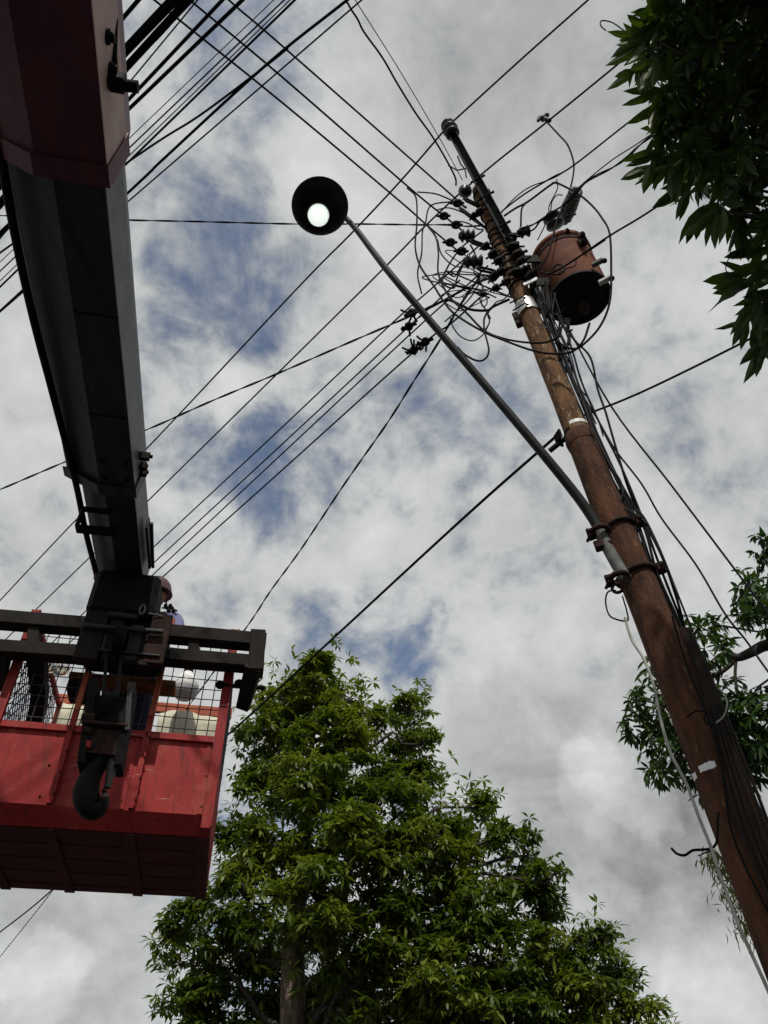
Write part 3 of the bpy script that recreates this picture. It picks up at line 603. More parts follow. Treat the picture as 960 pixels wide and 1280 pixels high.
# jumpers: (label, pts, px, h)
J = [
 ('big drooping jumper loop farthest left of the pole, passing under the tank', [(509, 235), (520, 247), (521, 280), (519, 308), (525, 332), (542, 357), (554, 376), (569, 393), (603, 414), (629, 425), (662, 437), (688, 442), (714, 440), (729, 426), (737, 404)], 2.8, 4.0),
 ('inner drooping jumper loop left of the pole', [(535, 283), (545, 297), (548, 317), (548, 342), (561, 370), (583, 391), (605, 413), (629, 423), (657, 428), (682, 428), (697, 421), (701, 409)], 2.8, 4.05),
 ('big round jumper loop curving around the right of the tank', [(690, 229), (697, 229), (722, 242), (740, 257), (752, 272), (762, 292), (764, 337), (762, 378), (750, 408), (730, 430), (718, 436), (704, 432), (692, 420)], 2.9, 4.15),
 ('small hanging loop just right of the lamp arm', [(609, 390), (605, 400), (606, 415), (611, 437), (607, 448), (597, 451), (582, 444), (572, 434)], 2.6, 4.0),
 ('thick black jumper bending from the pole to the sagging cable', [(637, 374), (617, 383), (609, 388), (589, 387), (575, 381), (558, 375), (536, 385), (510, 394)], 3.6, 4.1),
 ('thin loop hanging left of the small hanging loop', [(563, 398), (566, 408), (575, 420), (590, 426), (603, 419), (611, 405), (612, 396)], 1.8, 4.05),
 ('thin arc from the middle line to the round insulator', [(522, 240), (543, 242), (557, 247), (570, 253), (583, 259)], 2.0, 4.1),
 ('thin looping wire dropping far left and rising to the small knobs', [(527, 367), (522, 342), (527, 317), (528, 290), (532, 278), (536, 260), (547, 254), (572, 252)], 2.0, 4.05),
 ('short arc below the thin arc near the pole top', [(547, 262), (562, 260), (583, 268), (600, 281)], 1.8, 4.1),
 ('thin curve joining the third line to the lower big insulator', [(547, 300), (552, 318), (567, 332), (583, 334)], 1.8, 4.05),
 ('wavy short wire between the small knobs and the pole', [(566, 283), (574, 277), (587, 280), (596, 286), (604, 287)], 1.8, 4.1),
 ('s shaped wire under the lower big insulator', [(592, 340), (600, 352), (604, 362), (600, 375), (607, 387), (613, 398)], 1.9, 4.1),
 ('small tight loop of thin wire left of the pole brackets', [(598, 345), (603, 360), (602, 380), (606, 383), (609, 376), (604, 366), (590, 366), (578, 372)], 1.6, 4.08),
 ('thin wire arching left from the brackets', [(620, 372), (605, 365), (588, 360), (570, 352), (556, 346), (548, 350)], 1.7, 4.1),
 ('thin wire zigzagging below the brackets', [(640, 362), (630, 374), (620, 378), (610, 392), (612, 402), (607, 412)], 1.8, 4.12),
 ('faint slack wire from the third line to the brackets', [(552, 346), (575, 358), (600, 362), (618, 360), (630, 352)], 1.6, 4.14),
 ('thin slack wire crossing the inner jumper loop', [(545, 352), (570, 372), (590, 360), (606, 344), (618, 350)], 1.5, 4.12),
 ('thin wire rising from the lamp arm into the brackets', [(556, 402), (572, 388), (588, 372), (602, 350), (612, 345)], 1.8, 4.16),
 ('short stiff wire between the two big strain insulators', [(588, 306), (594, 318), (600, 336)], 2.2, 4.1),
 ('drop lead from the clamp on the upper right line to the arrester', [(680, 148), (685, 154), (700, 170), (710, 182), (717, 203), (716, 222), (711, 242)], 2.3, 4.35),
 ('upper jumper arcing over to the extension channel', [(718, 206), (693, 222), (664, 233), (645, 246), (628, 264)], 1.7, 4.2),
 ('lower jumper arcing over to the extension channel', [(697, 229), (690, 230), (660, 252), (645, 260), (630, 270)], 3.0, 4.2),
 ('short lead dropping from the lower jumper to the dark insulator', [(657, 254), (652, 262), (651, 284)], 2.4, 4.2),
 ('thin lead hanging from the jumper to the left bushing', [(696, 224), (697, 235), (692, 246), (686, 260), (688, 280)], 1.5, 4.3),
 ('second thin lead hanging to the left bushing', [(703, 244), (696, 244), (690, 252), (688, 264), (680, 284), (672, 300)], 1.5, 4.3),
 ('dark cable running down the left face of the tank', [(704, 262), (698, 270), (694, 284), (690, 300), (684, 320), (672, 338)], 2.4, 4.1),
 ('lead from the arrester ring to the middle bushing', [(720, 268), (710, 270), (704, 274), (697, 284)], 2.2, 4.35),
 ('lead joining the dark insulator to the left bushing', [(656, 292), (668, 286), (676, 276), (690, 272)], 2.4, 4.25),
 ('thin cable draped across the front of the tank', [(757, 300), (742, 310), (722, 322), (719, 332), (708, 336), (694, 344)], 1.5, 4.02),
 ('coiled cable end hooked in front of the tank', [(690, 338), (694, 332), (701, 331), (706, 336), (702, 342), (693, 343), (686, 342), (676, 340)], 2.3, 4.0),
 ('short hanging loop below the tank, left part', [(680, 372), (688, 388), (697, 394), (706, 386)], 2.6, 4.15),
 ('short hanging loop below the tank, right part', [(695, 388), (700, 400), (708, 414), (716, 412)], 2.6, 4.15),
 ('shallow cable loop under the tank near the pole', [(670, 370), (676, 390), (690, 400), (700, 396)], 2.4, 4.18),
]
for (lab, pts, px, h) in J: W(lab, pts, px, h=h, name='jumper_wire', cat='wire')
p = atH(679, 148, 4.35); b = MB(); b.ball(p, .04); b.ball(p + sR * .05 + UP * .03, .03); b.tube([p, p - UP * .12 + sR * .05], .028); b.tube([p - sR * .06 - UP * .0, p + UP * .07 - sR * .03], .02); tag(b.build('line_clamp', 'steel', origin=p), 'small grey line clamp on the upper right line above the arrester', 'clamp')
Gd = 'cables running down the right side of the pole'
GT = 'thin slack wires knotted left of the pole head'
tg = [(608, 300), (600, 330), (618, 345), (628, 362), (592, 340), (585, 318), (612, 372), (640, 372), (604, 288)]
for i in range(6):
    a = random.choice(tg); c = random.choice(tg[2:]); mx_, my_ = random.uniform(522, 600), random.uniform(300, 425); sx_ = random.uniform(6, 22)
    W('thin slack wire knotted among others between the lamp arm and the pole head', [a, (lerp2(a[0], mx_, .6), lerp2(a[1], my_, .5) - sx_ * .4), (mx_, my_), (mx_ + sx_, my_ + sx_ * .8), (lerp2(mx_, c[0], .6), lerp2(my_, c[1], .4) + sx_ * .6), c], random.choice((1.4, 1.7, 2.0, 2.3)), h=4.12 + random.uniform(-.06, .08), name='jumper_wire', cat='wire', group=GT)
GU = 'thin wires hanging in loose turns under the tank bracket'
for i in range(8):
    x0 = random.uniform(662, 690); x1 = x0 + random.uniform(12, 30); d_ = random.uniform(35, 80)
    W('%s thin wire hanging in a loose turn between the pole and the tank underside' % ('shallow' if d_ < 50 else 'deep' if d_ > 65 else 'medium'), [(x0, 350 + random.uniform(0, 15)), (lerp2(x0, x1, .2), 360 + d_ * .6), (lerp2(x0, x1, .55), 365 + d_), (x1, 385 + d_ * .6), (x1 + random.uniform(-8, 4), 398)], random.choice((1.5, 2.0, 2.6)), h=4.2, h1=4.25, name='jumper_wire', cat='wire', group=GU)
for i, (o_, pw) in enumerate(((-6, 4.5), (2, 5.5), (9, 5), (15, 4), (22, 5), (28, 4))):
    W(('dark cable lashed over the lower pole face, nearest its lit side', 'second dark cable over the lower pole face', 'third dark cable over the lower pole face', 'fourth dark cable over the lower pole face', 'fifth dark cable over the lower pole face', 'dark cable lashed over the lower pole, nearest its right edge')[i],
      [(852 + o_ * .3, 785), (872 + o_ * .35, 830), (888 + o_ * .5, 880), (902 + o_ * .8, 935), (916 + o_, 985), (932 + o_ * 1.1, 1035), (958 + o_ * 1.1, 1100), (990 + o_, 1180)], pw, h=4.12, h1=4.0, name='pole_cable', cat='cable', group=Gd, m='wire_brown')
GV = 'dark wires bunched together down the right edge of the pole'
for i in range(7):
    o_ = random.uniform(-4, 10); ph = random.random() * 6
    W('dark wire in the thick bunch down the right edge of the pole, %s' % ('against the pole' if o_ < 0 else 'in the middle' if o_ < 5 else 'on the outside'), [(x + o_ * (.4 + .6 * k / 12) + 3 * math.sin(ph + k * .8), y) for k, (x, y) in enumerate([(668, 356), (682, 395), (700, 432), (715, 478), (735, 525), (762, 590), (795, 655), (812, 712), (838, 768), (864, 822), (888, 880), (908, 945), (938, 1025), (975, 1120)])], random.choice((2.0, 2.6, 3.2)), h=4.18, h1=4.16, name='pole_cable', cat='cable', group=GV)
# cables down the pole
D = [
 ('thick cable hugging the pole down its right side', [(664, 352), (672, 375), (690, 425), (708, 475), (728, 520), (760, 590), (790, 650), (808, 710), (832, 765), (862, 822), (885, 880), (900, 945), (925, 1020), (975, 1150)], 4.4, 4.15, 4.2),
 ('second thick cable beside the pole, slightly farther out', [(668, 350), (680, 380), (700, 430), (718, 480), (738, 530), (768, 592), (795, 648), (816, 710), (842, 768), (870, 828), (893, 890), (910, 960), (945, 1040), (990, 1150)], 4.0, 4.2, 4.25),
 ('outer thick cable bowing out and meeting the others by the tree', [(700, 400), (718, 425), (738, 447), (747, 486), (757, 515), (770, 560), (790, 622), (825, 690), (845, 745), (860, 800), (880, 850), (900, 905), (915, 960)], 3.2, 4.3, 4.3),
 ('thin cable weaving beside the thick pair', [(676, 360), (690, 400), (704, 440), (716, 470), (735, 520), (745, 548), (758, 575), (775, 610), (778, 632), (800, 640), (822, 680), (850, 750), (866, 790)], 2.2, 4.15, 4.25),
 ('slack thin wire touching the pole below the strap', [(720, 480), (730, 505), (740, 535), (752, 560), (762, 580), (775, 600), (779, 615), (775, 632), (790, 640), (810, 655)], 2.2, 4.1, 4.15),
 ('dark cable from the tank base joining the bundle', [(690, 360), (702, 398), (716, 440), (728, 480), (750, 530), (775, 580), (800, 640), (822, 700), (842, 752), (858, 790)], 2.8, 4.25, 4.3),
 ('cable crossing behind the shallow loops to the bundle', [(660, 360), (682, 392), (694, 420), (702, 452), (716, 475), (726, 500), (742, 545), (765, 590)], 2.2, 4.2, 4.2),
 ('thin pale grey wire beside the upper pole', [(684, 366), (688, 385), (680, 400), (690, 440), (703, 462), (712, 468), (722, 490)], 1.6, 4.15, 4.2),
 ('thin dark wire slanting out from under the bracket', [(672, 362), (690, 396), (712, 440), (722, 476), (745, 530)], 1.8, 4.22, 4.25),
 ('crossing wire under the left edge of the tank', [(694, 366), (690, 400), (698, 430), (712, 452), (718, 480), (728, 500)], 2.0, 4.2, 4.2),
 ('wavy wire between the tank and the straight guy wire', [(703, 400), (694, 424), (706, 446), (716, 460), (726, 486), (738, 502), (748, 526), (754, 545)], 1.8, 4.25, 4.3),
 ('rough dark cable low on the pole edge', [(840, 770), (858, 830), (878, 880), (896, 930), (906, 985), (915, 1040), (935, 1090), (965, 1150), (1000, 1230)], 3.2, 4.05, 4.02),
]
for (lab, pts, px, h, h1) in D: W(lab, pts, px, h=h, h1=h1, group=Gd, name='pole_cable', cat='cable', m='wire' if px > 2.3 else 'wire_grey')
W('straight guy wire running from below the tank down into the right tree', [(705, 400), (764, 508), (841, 609), (930, 727), (1010, 833)], 2.5, h=4.3, h1=5.6, m='wire_grey')
W('slack wavy wire falling right to the tree branch', [(706, 452), (719, 479), (748, 526), (769, 562), (802, 605), (827, 648), (870, 706), (906, 767), (932, 800), (962, 842), (1000, 890)], 2.4, h=4.25, h1=5.6, m='wire_grey')
W('pale grey cable hanging in a long slack curve left of the pole', [(781, 772), (790, 800), (806, 826), (818, 860), (826, 900), (838, 940), (858, 980), (875, 1025), (889, 1060), (902, 1100), (925, 1160), (962, 1242), (990, 1310)], 4.0, h=4.0, h1=3.9, m='wire_white')
W('small open loop of dark wire under the lower lamp clamp', [(770, 738), (760, 740), (757, 752), (761, 768), (770, 774), (784, 776), (784, 766), (778, 745)], 2.2, h=4.0)
W('short stiff dark wire end sticking out left low on the pole', [(839, 1060), (846, 1067), (856, 1069), (866, 1063), (880, 1062), (890, 1060), (896, 1052), (897, 1035), (898, 1015)], 3.4, h=3.95)
W('small curl of dark wire on the lower pole face', [(858, 897), (870, 889), (882, 890), (892, 897), (893, 904), (885, 905), (880, 899), (884, 892), (893, 892)], 2.2, h=4.0)
W('thin brown wire loop right of the lower pole', [(893, 905), (904, 896), (909, 880), (905, 868), (898, 860)], 2.0, h=4.05, m='wire_white')

# ------------------------------------------------------------------ basket frame of reference
def rot_frame(az, el, roll):
    a, e, r = R(az), R(el), R(roll)
    f = np.array([math.sin(a) * math.cos(e), math.cos(a) * math.cos(e), math.sin(e)])
    X = np.array([math.cos(a), -math.sin(a), 0]); U = np.cross(X, f)
    return np.array([X * math.cos(r) - U * math.sin(r), f, X * math.sin(r) + U * math.cos(r)])
BS = 5.4 / 6.4
BF = rot_frame(-15, 0, 4.5); B0 = atH(262, 1040, 5.4)
def L(q): return B0 + BS * (BF.T @ V(q))
def bl(px, py, y):   # basket-local coordinates of what is seen at a pixel on the plane y=const
    d = ray(px, py); t = np.dot(B0 + BS * BF[1] * y - O, BF[1]) / np.dot(d, BF[1]); return BF @ (O + d * t - B0) / BS
XW = -1.89; PH = .79; TOP = 1.91; DEP = 1.7
bk = empty('work_basket', L((XW / 2, DEP / 2, 0)), 'red steel work basket with wire mesh sides held at the boom tip', 'work basket')
# front panels
for (x0, x1) in ((XW + .02, -1.27), (-1.27, -.64), (-.64, -.0)):
    b = MB(); b.box(L, (x0 + .004, .012, .13), (x1 - .004, .028, PH - .03), .004); b.build('front_panel', 'red', bk)
b = MB(); b.add([L(q) for q in ((XW, .0, .13), (0, 0, .13), (0, .12, .0), (XW, .12, 0), (XW, .03, .13), (0, .03, .13), (0, .14, .02), (XW, .14, .02))], [(0, 1, 2, 3), (4, 7, 6, 5), (0, 4, 5, 1), (1, 5, 6, 2), (2, 6, 7, 3), (3, 7, 4, 0)]); b.build('lower_skirt', 'red', bk)
# side and rear panels
b = MB(); b.box(L, (-.02, .03, .1), (-.0, DEP, PH)); b.build('side_panel', 'red', bk); b = MB(); b.box(L, (XW - .0, .03, .1), (XW + .02, DEP, PH)); b.build('side_panel', 'red', bk)
b = MB(); b.box(L, (XW, DEP - .02, .0), (0, DEP, PH)); b.build('rear_panel', 'red', bk)
# floor boards seen from below
nb_ = 9
for i in range(nb_):
    y0 = .14 + (DEP - .14) * i / nb_; y1 = .14 + (DEP - .14) * (i + 1) / nb_
    b = MB(); b.box(L, (XW, y0 + .006, .0 + .006 * (i % 2)), (0, y1 - .006, .035)); b.build('floor_plank', 'red_shaded', bk)
b = MB(); b.box(L, (XW, .1, .036), (0, DEP, .05)); b.build('floor_plate', 'red_shaded', bk)
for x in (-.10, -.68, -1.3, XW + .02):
    b = MB(); b.box(L, (x, .13, -.014), (x + .09, DEP + .01, -.002)); b.build('floor_bearer', 'red_shaded', bk)
# posts: angle irons on the front
def post(x, y, z0, z1, w, m, n='post'):
    b = MB(); b.box(L, (x - w / 2, y - .02, z0), (x + w / 2, y + .012, z1)); b.box(L, (x + w / 2 - .012, y - .045, z0 + .01), (x + w / 2, y - .021, z1 - .01)); return b.build(n, m, bk)
o = post(-.035, -.0, .02, TOP, .085, 'red'); o['label'] = 'red corner post at the right'
o = post(-.035, -.001, TOP - .01, TOP + .02, .08, 'orange')
post(XW + .01, .0, .02, TOP + .02, .085, 'red')
for x in (-.64, -1.27):
    for (z0, z1, m) in ((.14, .95, 'red'), (.953, 1.98, 'orange')): 
        if x == -1.27 and m == 'orange': z1 = 1.80
        post(x, 0, z0, z1, .05, m)
    rv = MB()
    for z in np.linspace(.2, .74, 4): rv.ball(L((x + .025, -.05, z)), .008)
    rv.build('rivets', 'rust', bk)
rv = MB()
for x in (-.095, -.73, -1.36):
    for z in np.linspace(.2, .72, 3): rv.ball(L((x, .008, z)), .008)
rv.build('rivets', 'rust', bk)
for (xa, xb) in ((-.745, -.70), (-.125, -.085)):
    b = MB(); b.box(L, (xa, .004, .14), (xb, .011, PH - .03)); b.build('panel_strip', 'red', bk)
for x in (0, XW): post(x - .04 if x == 0 else x + .04, DEP, 0, TOP, .06, 'orange', 'rear_post')
def rail(a, b2, w, h, m, n='rail'):
    b = MB(); b.box(L, (a[0], a[1] - w / 2, a[2] - h / 2), (b2[0], a[1] + w / 2, a[2] + h / 2)) if a[1] == b2[1] else b.box(L, (a[0] - w / 2, a[1], a[2] - h / 2), (a[0] + w / 2, b2[1], a[2] + h / 2)); return b.build(n, m, bk)
rail((XW, -.005, PH - .01), (-.08, -.005, PH - .01), .03, .06, 'red', 'panel_rail')
rail((XW + .06, .0, TOP - .04), (-.09, .0, TOP - .04), .04, .05, 'orange', 'top_rail')
rail((XW, DEP, TOP + .03), (0, DEP, TOP + .03), .05, .12, 'orange', 'rear_rail')
rail((-.03, .02, TOP - .04), (-.03, DEP, TOP - .04), .04, .05, 'red', 'side_rail'); rail((XW + .03, .02, TOP - .04), (XW + .03, DEP, TOP - .04), .04, .05, 'red', 'side_rail')
# mesh
b = MB(); rr = .0042
for x in np.arange(XW + .08, -.09, .098): b.tube([L((x + .004 * math.sin(9 * x + i), .018, z)) for i, z in enumerate(np.linspace(PH, TOP - .06, 5))], rr, 4)
for z in np.arange(PH + .09, TOP - .05, .1): b.tube([L((x, .022, z + .006 * math.sin(5 * x))) for x in np.linspace(XW + .04, -.08, 12)], rr, 4)
tag(b.build('wire_mesh', 'mesh', bk), kind='stuff')
b = MB()
for t in np.arange(-1.1, DEP, .09):
    for sg in (1, -1):
        pts = []
        for z in np.linspace(0, 1.1, 6):
            y = t + z if sg > 0 else t + 1.1 - z
            if 0.02 < y < DEP: pts.append(L((XW + .02, y, PH + z)))
        if len(pts) > 1: b.tube(pts, rr, 4)
tag(b.build('side_net', 'mesh', bk), kind='stuff')
b = MB()
for x in np.arange(XW + .05, -.02, .2): b.tube([L((x, DEP - .03, PH)), L((x, DEP - .03, TOP))], rr, 4)
for y in np.arange(.1, DEP, .15): b.tube([L((-.012, y, PH)), L((-.012, y, TOP - .05))], rr, 4)
for z in np.arange(PH + .1, TOP, .15): b.tube([L((-.012, .05, z)), L((-.012, DEP, z))], rr, 4)
tag(b.build('wire_mesh', 'mesh', bk), kind='stuff')
# cream sheets lining the rear
def cloth(x0, x1, z0, z1, y, name, label):
    b = MB(); nx, nz_ = 22, 8; vs = []
    for j in range(nz_ + 1):
        for i in range(nx + 1):
            x = x0 + (x1 - x0) * i / nx; z = z0 + (z1 - z0) * j / nz_
            vs.append(L((x, y + .02 * math.sin(x * 13 + z * 3) + .015 * math.sin(x * 31), z + (.02 * math.sin(x * 9) if j == nz_ else 0))))
    b.add(vs, [(j * (nx + 1) + i, j * (nx + 1) + i + 1, (j + 1) * (nx + 1) + i + 1, (j + 1) * (nx + 1) + i) for j in range(nz_) for i in range(nx)], True)
    o = b.build(name, 'cream', origin=L((x0, y, z0)))
    md = o.modifiers.new('thickness', 'SOLIDIFY'); md.thickness = .006
    return tag(o, label, 'sheet')
cloth(-.78, -.06, .85, TOP - .05, DEP - .09, 'cream_sheet', 'cream sheet lining the basket rear below the white lamp')
cloth(XW + .08, -1.12, .85, TOP - .05, DEP - .09, 'cream_sheet', 'cream sheet lining the basket rear at the left of the boom')

# dark carrier frame in front of the basket
cf = empty('carrier_frame', L((-.95, -.28, 1.8)), 'dark brown ladder shaped bar frame across the top of the red basket', 'bar frame')
YB = -.26
def barpx(p0, p1, half, y0, y1, name, m='bar'):
    a, c = bl(*p0, y0), bl(*p1, y0); b = MB()
    d = unit(c - a); n_ = V((0, 1, 0)); u = unit(np.cross(n_, d)); ln = np.linalg.norm(c - a)
    f2 = lambda q: L(a + d * q[0] + n_ * q[1] + u * q[2])
    b.box(f2, (0, 0, -half), (ln, y1 - y0, half), .006); return b.build(name, m, cf)
barpx((-60, 764), (113, 778), .067, YB, YB + .15, 'upper_bar'); barpx((200, 786), (333, 798), .067, YB, YB + .15, 'upper_bar')
barpx((-60, 802), (105, 813), .062, YB + .02, YB + .17, 'lower_bar'); barpx((196, 815), (330, 826), .062, YB + .02, YB + .17, 'lower_bar')
barpx((323, 786), (320, 836), .07, YB - .015, YB + .16, 'end_bar')
barpx((243, 790), (241, 826), .05, YB + .03, YB + .13, 'rung'); barpx((42, 770), (41, 810), .05, YB + .03, YB + .13, 'rung')
a0 = bl(318, 832, YB + .02); a1 = bl(304, 884, YB + .45)
def leg(a0, a1, w0, w1, name='swing_leg'):
    d = unit(a1 - a0); u = unit(np.cross((0, 1, 0), d)); v = np.cross(d, u); b = MB(); vs = []
    for (c, w) in ((a0, w0), (a1, w1)):
        for (s, t) in ((-1, -1), (1, -1), (1, 1), (-1, 1)): vs.append(L(c + u * w * s + v * w * t * .8))
    b.add(vs, [(0, 1, 5, 4), (1, 2, 6, 5), (2, 3, 7, 6), (3, 0, 4, 7), (0, 3, 2, 1), (4, 5, 6, 7)]); return b.build(name, 'bar', cf)
leg(a0, a1, .075, .058)
leg(bl(46, 812, YB + .1), bl(50, 870, .4), .075, .065, 'inner_brace'); leg(bl(50, 868, .4), bl(42, 915, .6), .065, .065, 'inner_brace')
leg(bl(4, 812, YB + .1), bl(-6, 862, .1), .07, .06)
b = MB(); b.tube([L(bl(275, 856, -.02)), L(bl(298, 858, .0)), L(bl(330, 860, .1))], .018, 8); b.ball(L(bl(275, 856, -.02)), .035); b.ball(L(bl(299, 854, .0)), .04, (1, 1, .7)); b.build('pivot_bolt', 'grease', cf)

# ------------------------------------------------------------------ boom
BMF = rot_frame(-15, 5.5, 3.0); BM0 = L((-.95, -.4, 2.1))
def Q(q): return BM0 + BS * (BMF.T @ V(q))
def bq(px, py, z=0):
    d = ray(px, py); t = np.dot(BM0 + BS * BMF[2] * z - O, BMF[2]) / np.dot(d, BMF[2]); return BMF @ (O + d * t - BM0) / BS
boom = empty('crane_boom', Q((-.1, -7.5, 0)), 'long telescopic crane boom, maroon near section then black, reaching over the basket', 'crane boom')
def section(y0, y1, xl, x0, x1, xr, zl, zr, top, m, ms, name, zb=0):
    # hexagonal hollow section: underside flat, left chamfer, right web
    poly = [(x0, zb), (x1, zb), (xr, zb + zr), (xr - .02, top), (x0 + .02, top + .03), (xl + .02, top - .05), (xl, zb + zl)]
    b = MB(); b.prism(poly, Q, y0, y1)
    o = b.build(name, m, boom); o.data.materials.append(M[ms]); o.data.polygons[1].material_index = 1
    md = o.modifiers.new('edge', 'BEVEL'); md.width = .008; md.segments = 2; md.limit_method = 'ANGLE'
    return o
section(-9.5, -4.03, -.62, -.30, .058, .092, .16, .34, .52, 'boom_red', 'boom_red_lit', 'outer_section', -.03)
section(-9.3, -1.32, -.52, -.235, .032, .062, .14, .30, .45, 'boom_black', 'boom_side_lit', 'middle_section')
section(-4.5, .15, -.43, -.215, .015, .05, .12, .27, .40, 'boom_black', 'boom_side_lit', 'inner_section', .03)
# collar lips at the section ends
b = MB(); b.prism([(-.315, -.045), (.066, -.045), (.102, .32), (.06, .32), (.03, -.0), (-.27, -.0), (-.60, .15), (-.64, .15)], Q, -4.12, -4.0); b.build('section_lip', 'boom_red', boom)
b = MB(); b.prism([(-.25, -.02), (.042, -.02), (.08, .26), (.05, .28), (.02, .0), (-.22, .0), (-.50, .13), (-.545, .13)], Q, -1.42, -1.30); b.build('section_lip', 'boom_black', boom)
# bolts on the right web
def bolt(p, d, r, ln, parent, m='grease', name='bolt'):
    b = MB(); d = unit(d); b.lathe(p, d, [(.001, -.01), (r * 1.5, -.01), (r * 1.5, .012), (r, .014), (r, ln), (.001, ln)], 6, False); return b.build(name, m, parent)
sd = BMF[0]
for (px, py, ln, rr) in ((143, 50, .03, .020), (132, 87, .03, .018)):
    q_ = bq(px, py, .11); bolt(Q((.074, q_[1], .13)), sd, rr, ln, boom)
q_ = bq(158, 106, .12); b = MB(); b.box(Q, (.072, q_[1] - .05, .07), (.15, q_[1] + .03, .14)); b.tube([Q((.10, q_[1] - .0, .12)), Q((.085, q_[1] - .10, .2)), Q((.08, q_[1] - .22, .3))], .012); b.tube([Q((.08, q_[1], .1)), Q((.21, q_[1] - .01, .1))], .026, 8); b.build('latch_pin', 'grease', boom)
for y in (-1.62, -1.5, -1.42):
    p = Q((.06, y, .16)); b = MB(); b.box(Q, (.05, y - .02, .12), (.13 if y == -1.62 else .1, y + .02, .19)); b.tube([p, Q((.15 if y == -1.62 else .11, y, .16))], .013); b.build('lug', 'grease', boom)
for y in (-2.2, -3.1):
    b = MB(); b.tube([Q((-.235, y, -.002)), Q((.032, y, -.002))], .006, 5); b.build('weld_seam', 'grease', boom)
for y in (-1.5, -1.7):
    for x in (-.19, -.02): bolt(Q((x, y, .0)), -BMF[2], .012, .012, boom)
# hose along the left
hp = [(-6, 150), (3, 205), (20, 300), (42, 400), (68, 500), (95, 605), (106, 660), (118, 708), (124, 735)]
b = MB(); b.tube(smooth([Q(bq(x, y, .08)) for x, y in hp], 6), [.022] * (8 * 6 + 1), 8)
b.build('hydraulic_hose', 'grease', boom)
q = bq(97, 657, .02)
b = MB(); qa, qb = bq(95, 657, .0), bq(148, 664, .0); b.box(Q, (qa[0], qa[1] - .03, -.03), (qb[0], qb[1] + .05, .0)); qa, qb = bq(104, 634, .03), bq(140, 640, .03)
b.box(Q, (qa[0], qa[1] - .02, .0), (qb[0], qa[1] + .03, .03)); b.tube([Q(bq(96, 657, .0)), Q(bq(104, 636, .03))], .016); b.build('hose_bracket', 'grease', boom)
# right side rod near the tip
b = MB(); b.box(Q, (.06, -.75, .08), (.085, -.1, .2)); b.tube([Q((.1, -.7, .18)), Q((.1, -.1, .1))], .012); b.build('side_rod', 'steel', boom)
# boom head
hb = lambda x0, y0, x1, y1, yy, dp, name, m, par: (lambda a, c: MB().box(L, (a[0], yy, min(a[2], c[2])), (c[0], yy + dp, max(a[2], c[2]))).build(name, m, par))(bl(x0, y0, yy), bl(x1, y1, yy))
hb(122, 708, 190, 770, -.50, .4, 'head_box', 'grease', boom)
hb(116, 752, 200, 822, -.40, .38, 'head_block', 'grease', boom)
for (x0, y0, x1, y1, yy, nm, m) in ((112, 752, 121, 824, -.47, 'cheek_plate', 'bar'), (101, 800, 112, 828, -.44, 'cheek_plate', 'bar'), (192, 766, 203, 830, -.46, 'cheek_plate', 'rust'),
                           (140, 772, 144, 826, -.46, 'stiffener', 'bar'), (165, 780, 170, 826, -.46, 'stiffener', 'steel'), (128, 790, 134, 812, -.455, 'stiffener', 'steel'), (176, 800, 184, 832, -.455, 'stiffener', 'bar')):
    hb(x0, y0, x1, y1, yy, .07, nm, m, boom)
b = MB(); b.tube([L(bl(104, 782, -.5)), L(bl(204, 790, -.5))], .02, 8); b.tube([L(bl(135, 768, -.48)), L(bl(172, 772, -.48))], .025, 8); b.tube([L(bl(122, 812, -.47)), L(bl(200, 820, -.47))], .012, 6); b.build('pin', 'steel', boom)
b = MB(); b.lathe(L(bl(150, 800, -.56)), BF[0], [(.001, -.03), (.11, -.03), (.09, 0), (.11, .03), (.001, .03)], 20); b.build('pulley', 'grease', boom)
b = MB(); c_ = bl(178, 762, -.52)
b.tube([L(c_ + V((.022 * math.cos(a), 0, .05 * math.sin(a)))) for a in np.linspace(0, 6.28, 15)], .008); b.tube([L(bl(185, 767, -.5)), L(bl(195, 768, -.48)), L(bl(203, 771, -.46))], .006); b.build('shackle', 'galv', boom)
# rusty cross beam
cb = empty('cross_beam', L(bl(150, 850, .1)), 'flaking orange brown rusty steel beam under the boom head', 'steel beam')
a, c = bl(88, 836, .06), bl(218, 860, .06)
b = MB(); b.box(L, (a[0], .06, c[2] + .02), (c[0], .28, a[2] - .02), .01); b.build('beam_body', 'rust_beam', cb)
a, c = bl(86, 848, .03), bl(114, 864, .03)
b = MB(); b.box(L, (a[0], .03, c[2]), (c[0], .3, a[2])); b.build('end_block', 'grease', cb)
a, c = bl(106, 838, -.03), bl(113, 848, -.03)
b = MB(); b.box(L, (a[0], -.03, c[2]), (c[0], .055, a[2])); b.build('painted_tab', 'orange', cb)

# hook block hanging below
hk = empty('crane_hook', L(bl(115, 1020, -1.0)), 'black crane hook block hanging in front of the red panel', 'crane hook')
YH = -1.0
def quadplate(px4, y, th, name, m):
    P = [bl(x, yy, y) for x, yy in px4]; b = MB(); vs = [L(p) for p in P] + [L(p + V((0, th, 0))) for p in P]
    b.add(vs, [(0, 1, 2, 3), (7, 6, 5, 4), (0, 4, 5, 1), (1, 5, 6, 2), (2, 6, 7, 3), (3, 7, 4, 0)]); return b.build(name, m, hk)
quadplate([(111, 848), (123, 848), (106, 952), (96, 952)], YH, .22, 'side_plate', 'grease')
quadplate([(160, 852), (170, 853), (152, 955), (142, 955)], YH, .22, 'side_plate', 'grease')
quadplate([(116, 868), (158, 872), (152, 902), (112, 898)], YH + .03, .2, 'sheave_housing', 'grease')
quadplate([(112, 910), (150, 914), (146, 944), (106, 940)], YH + .02, .18, 'hook_crosshead', 'rust')
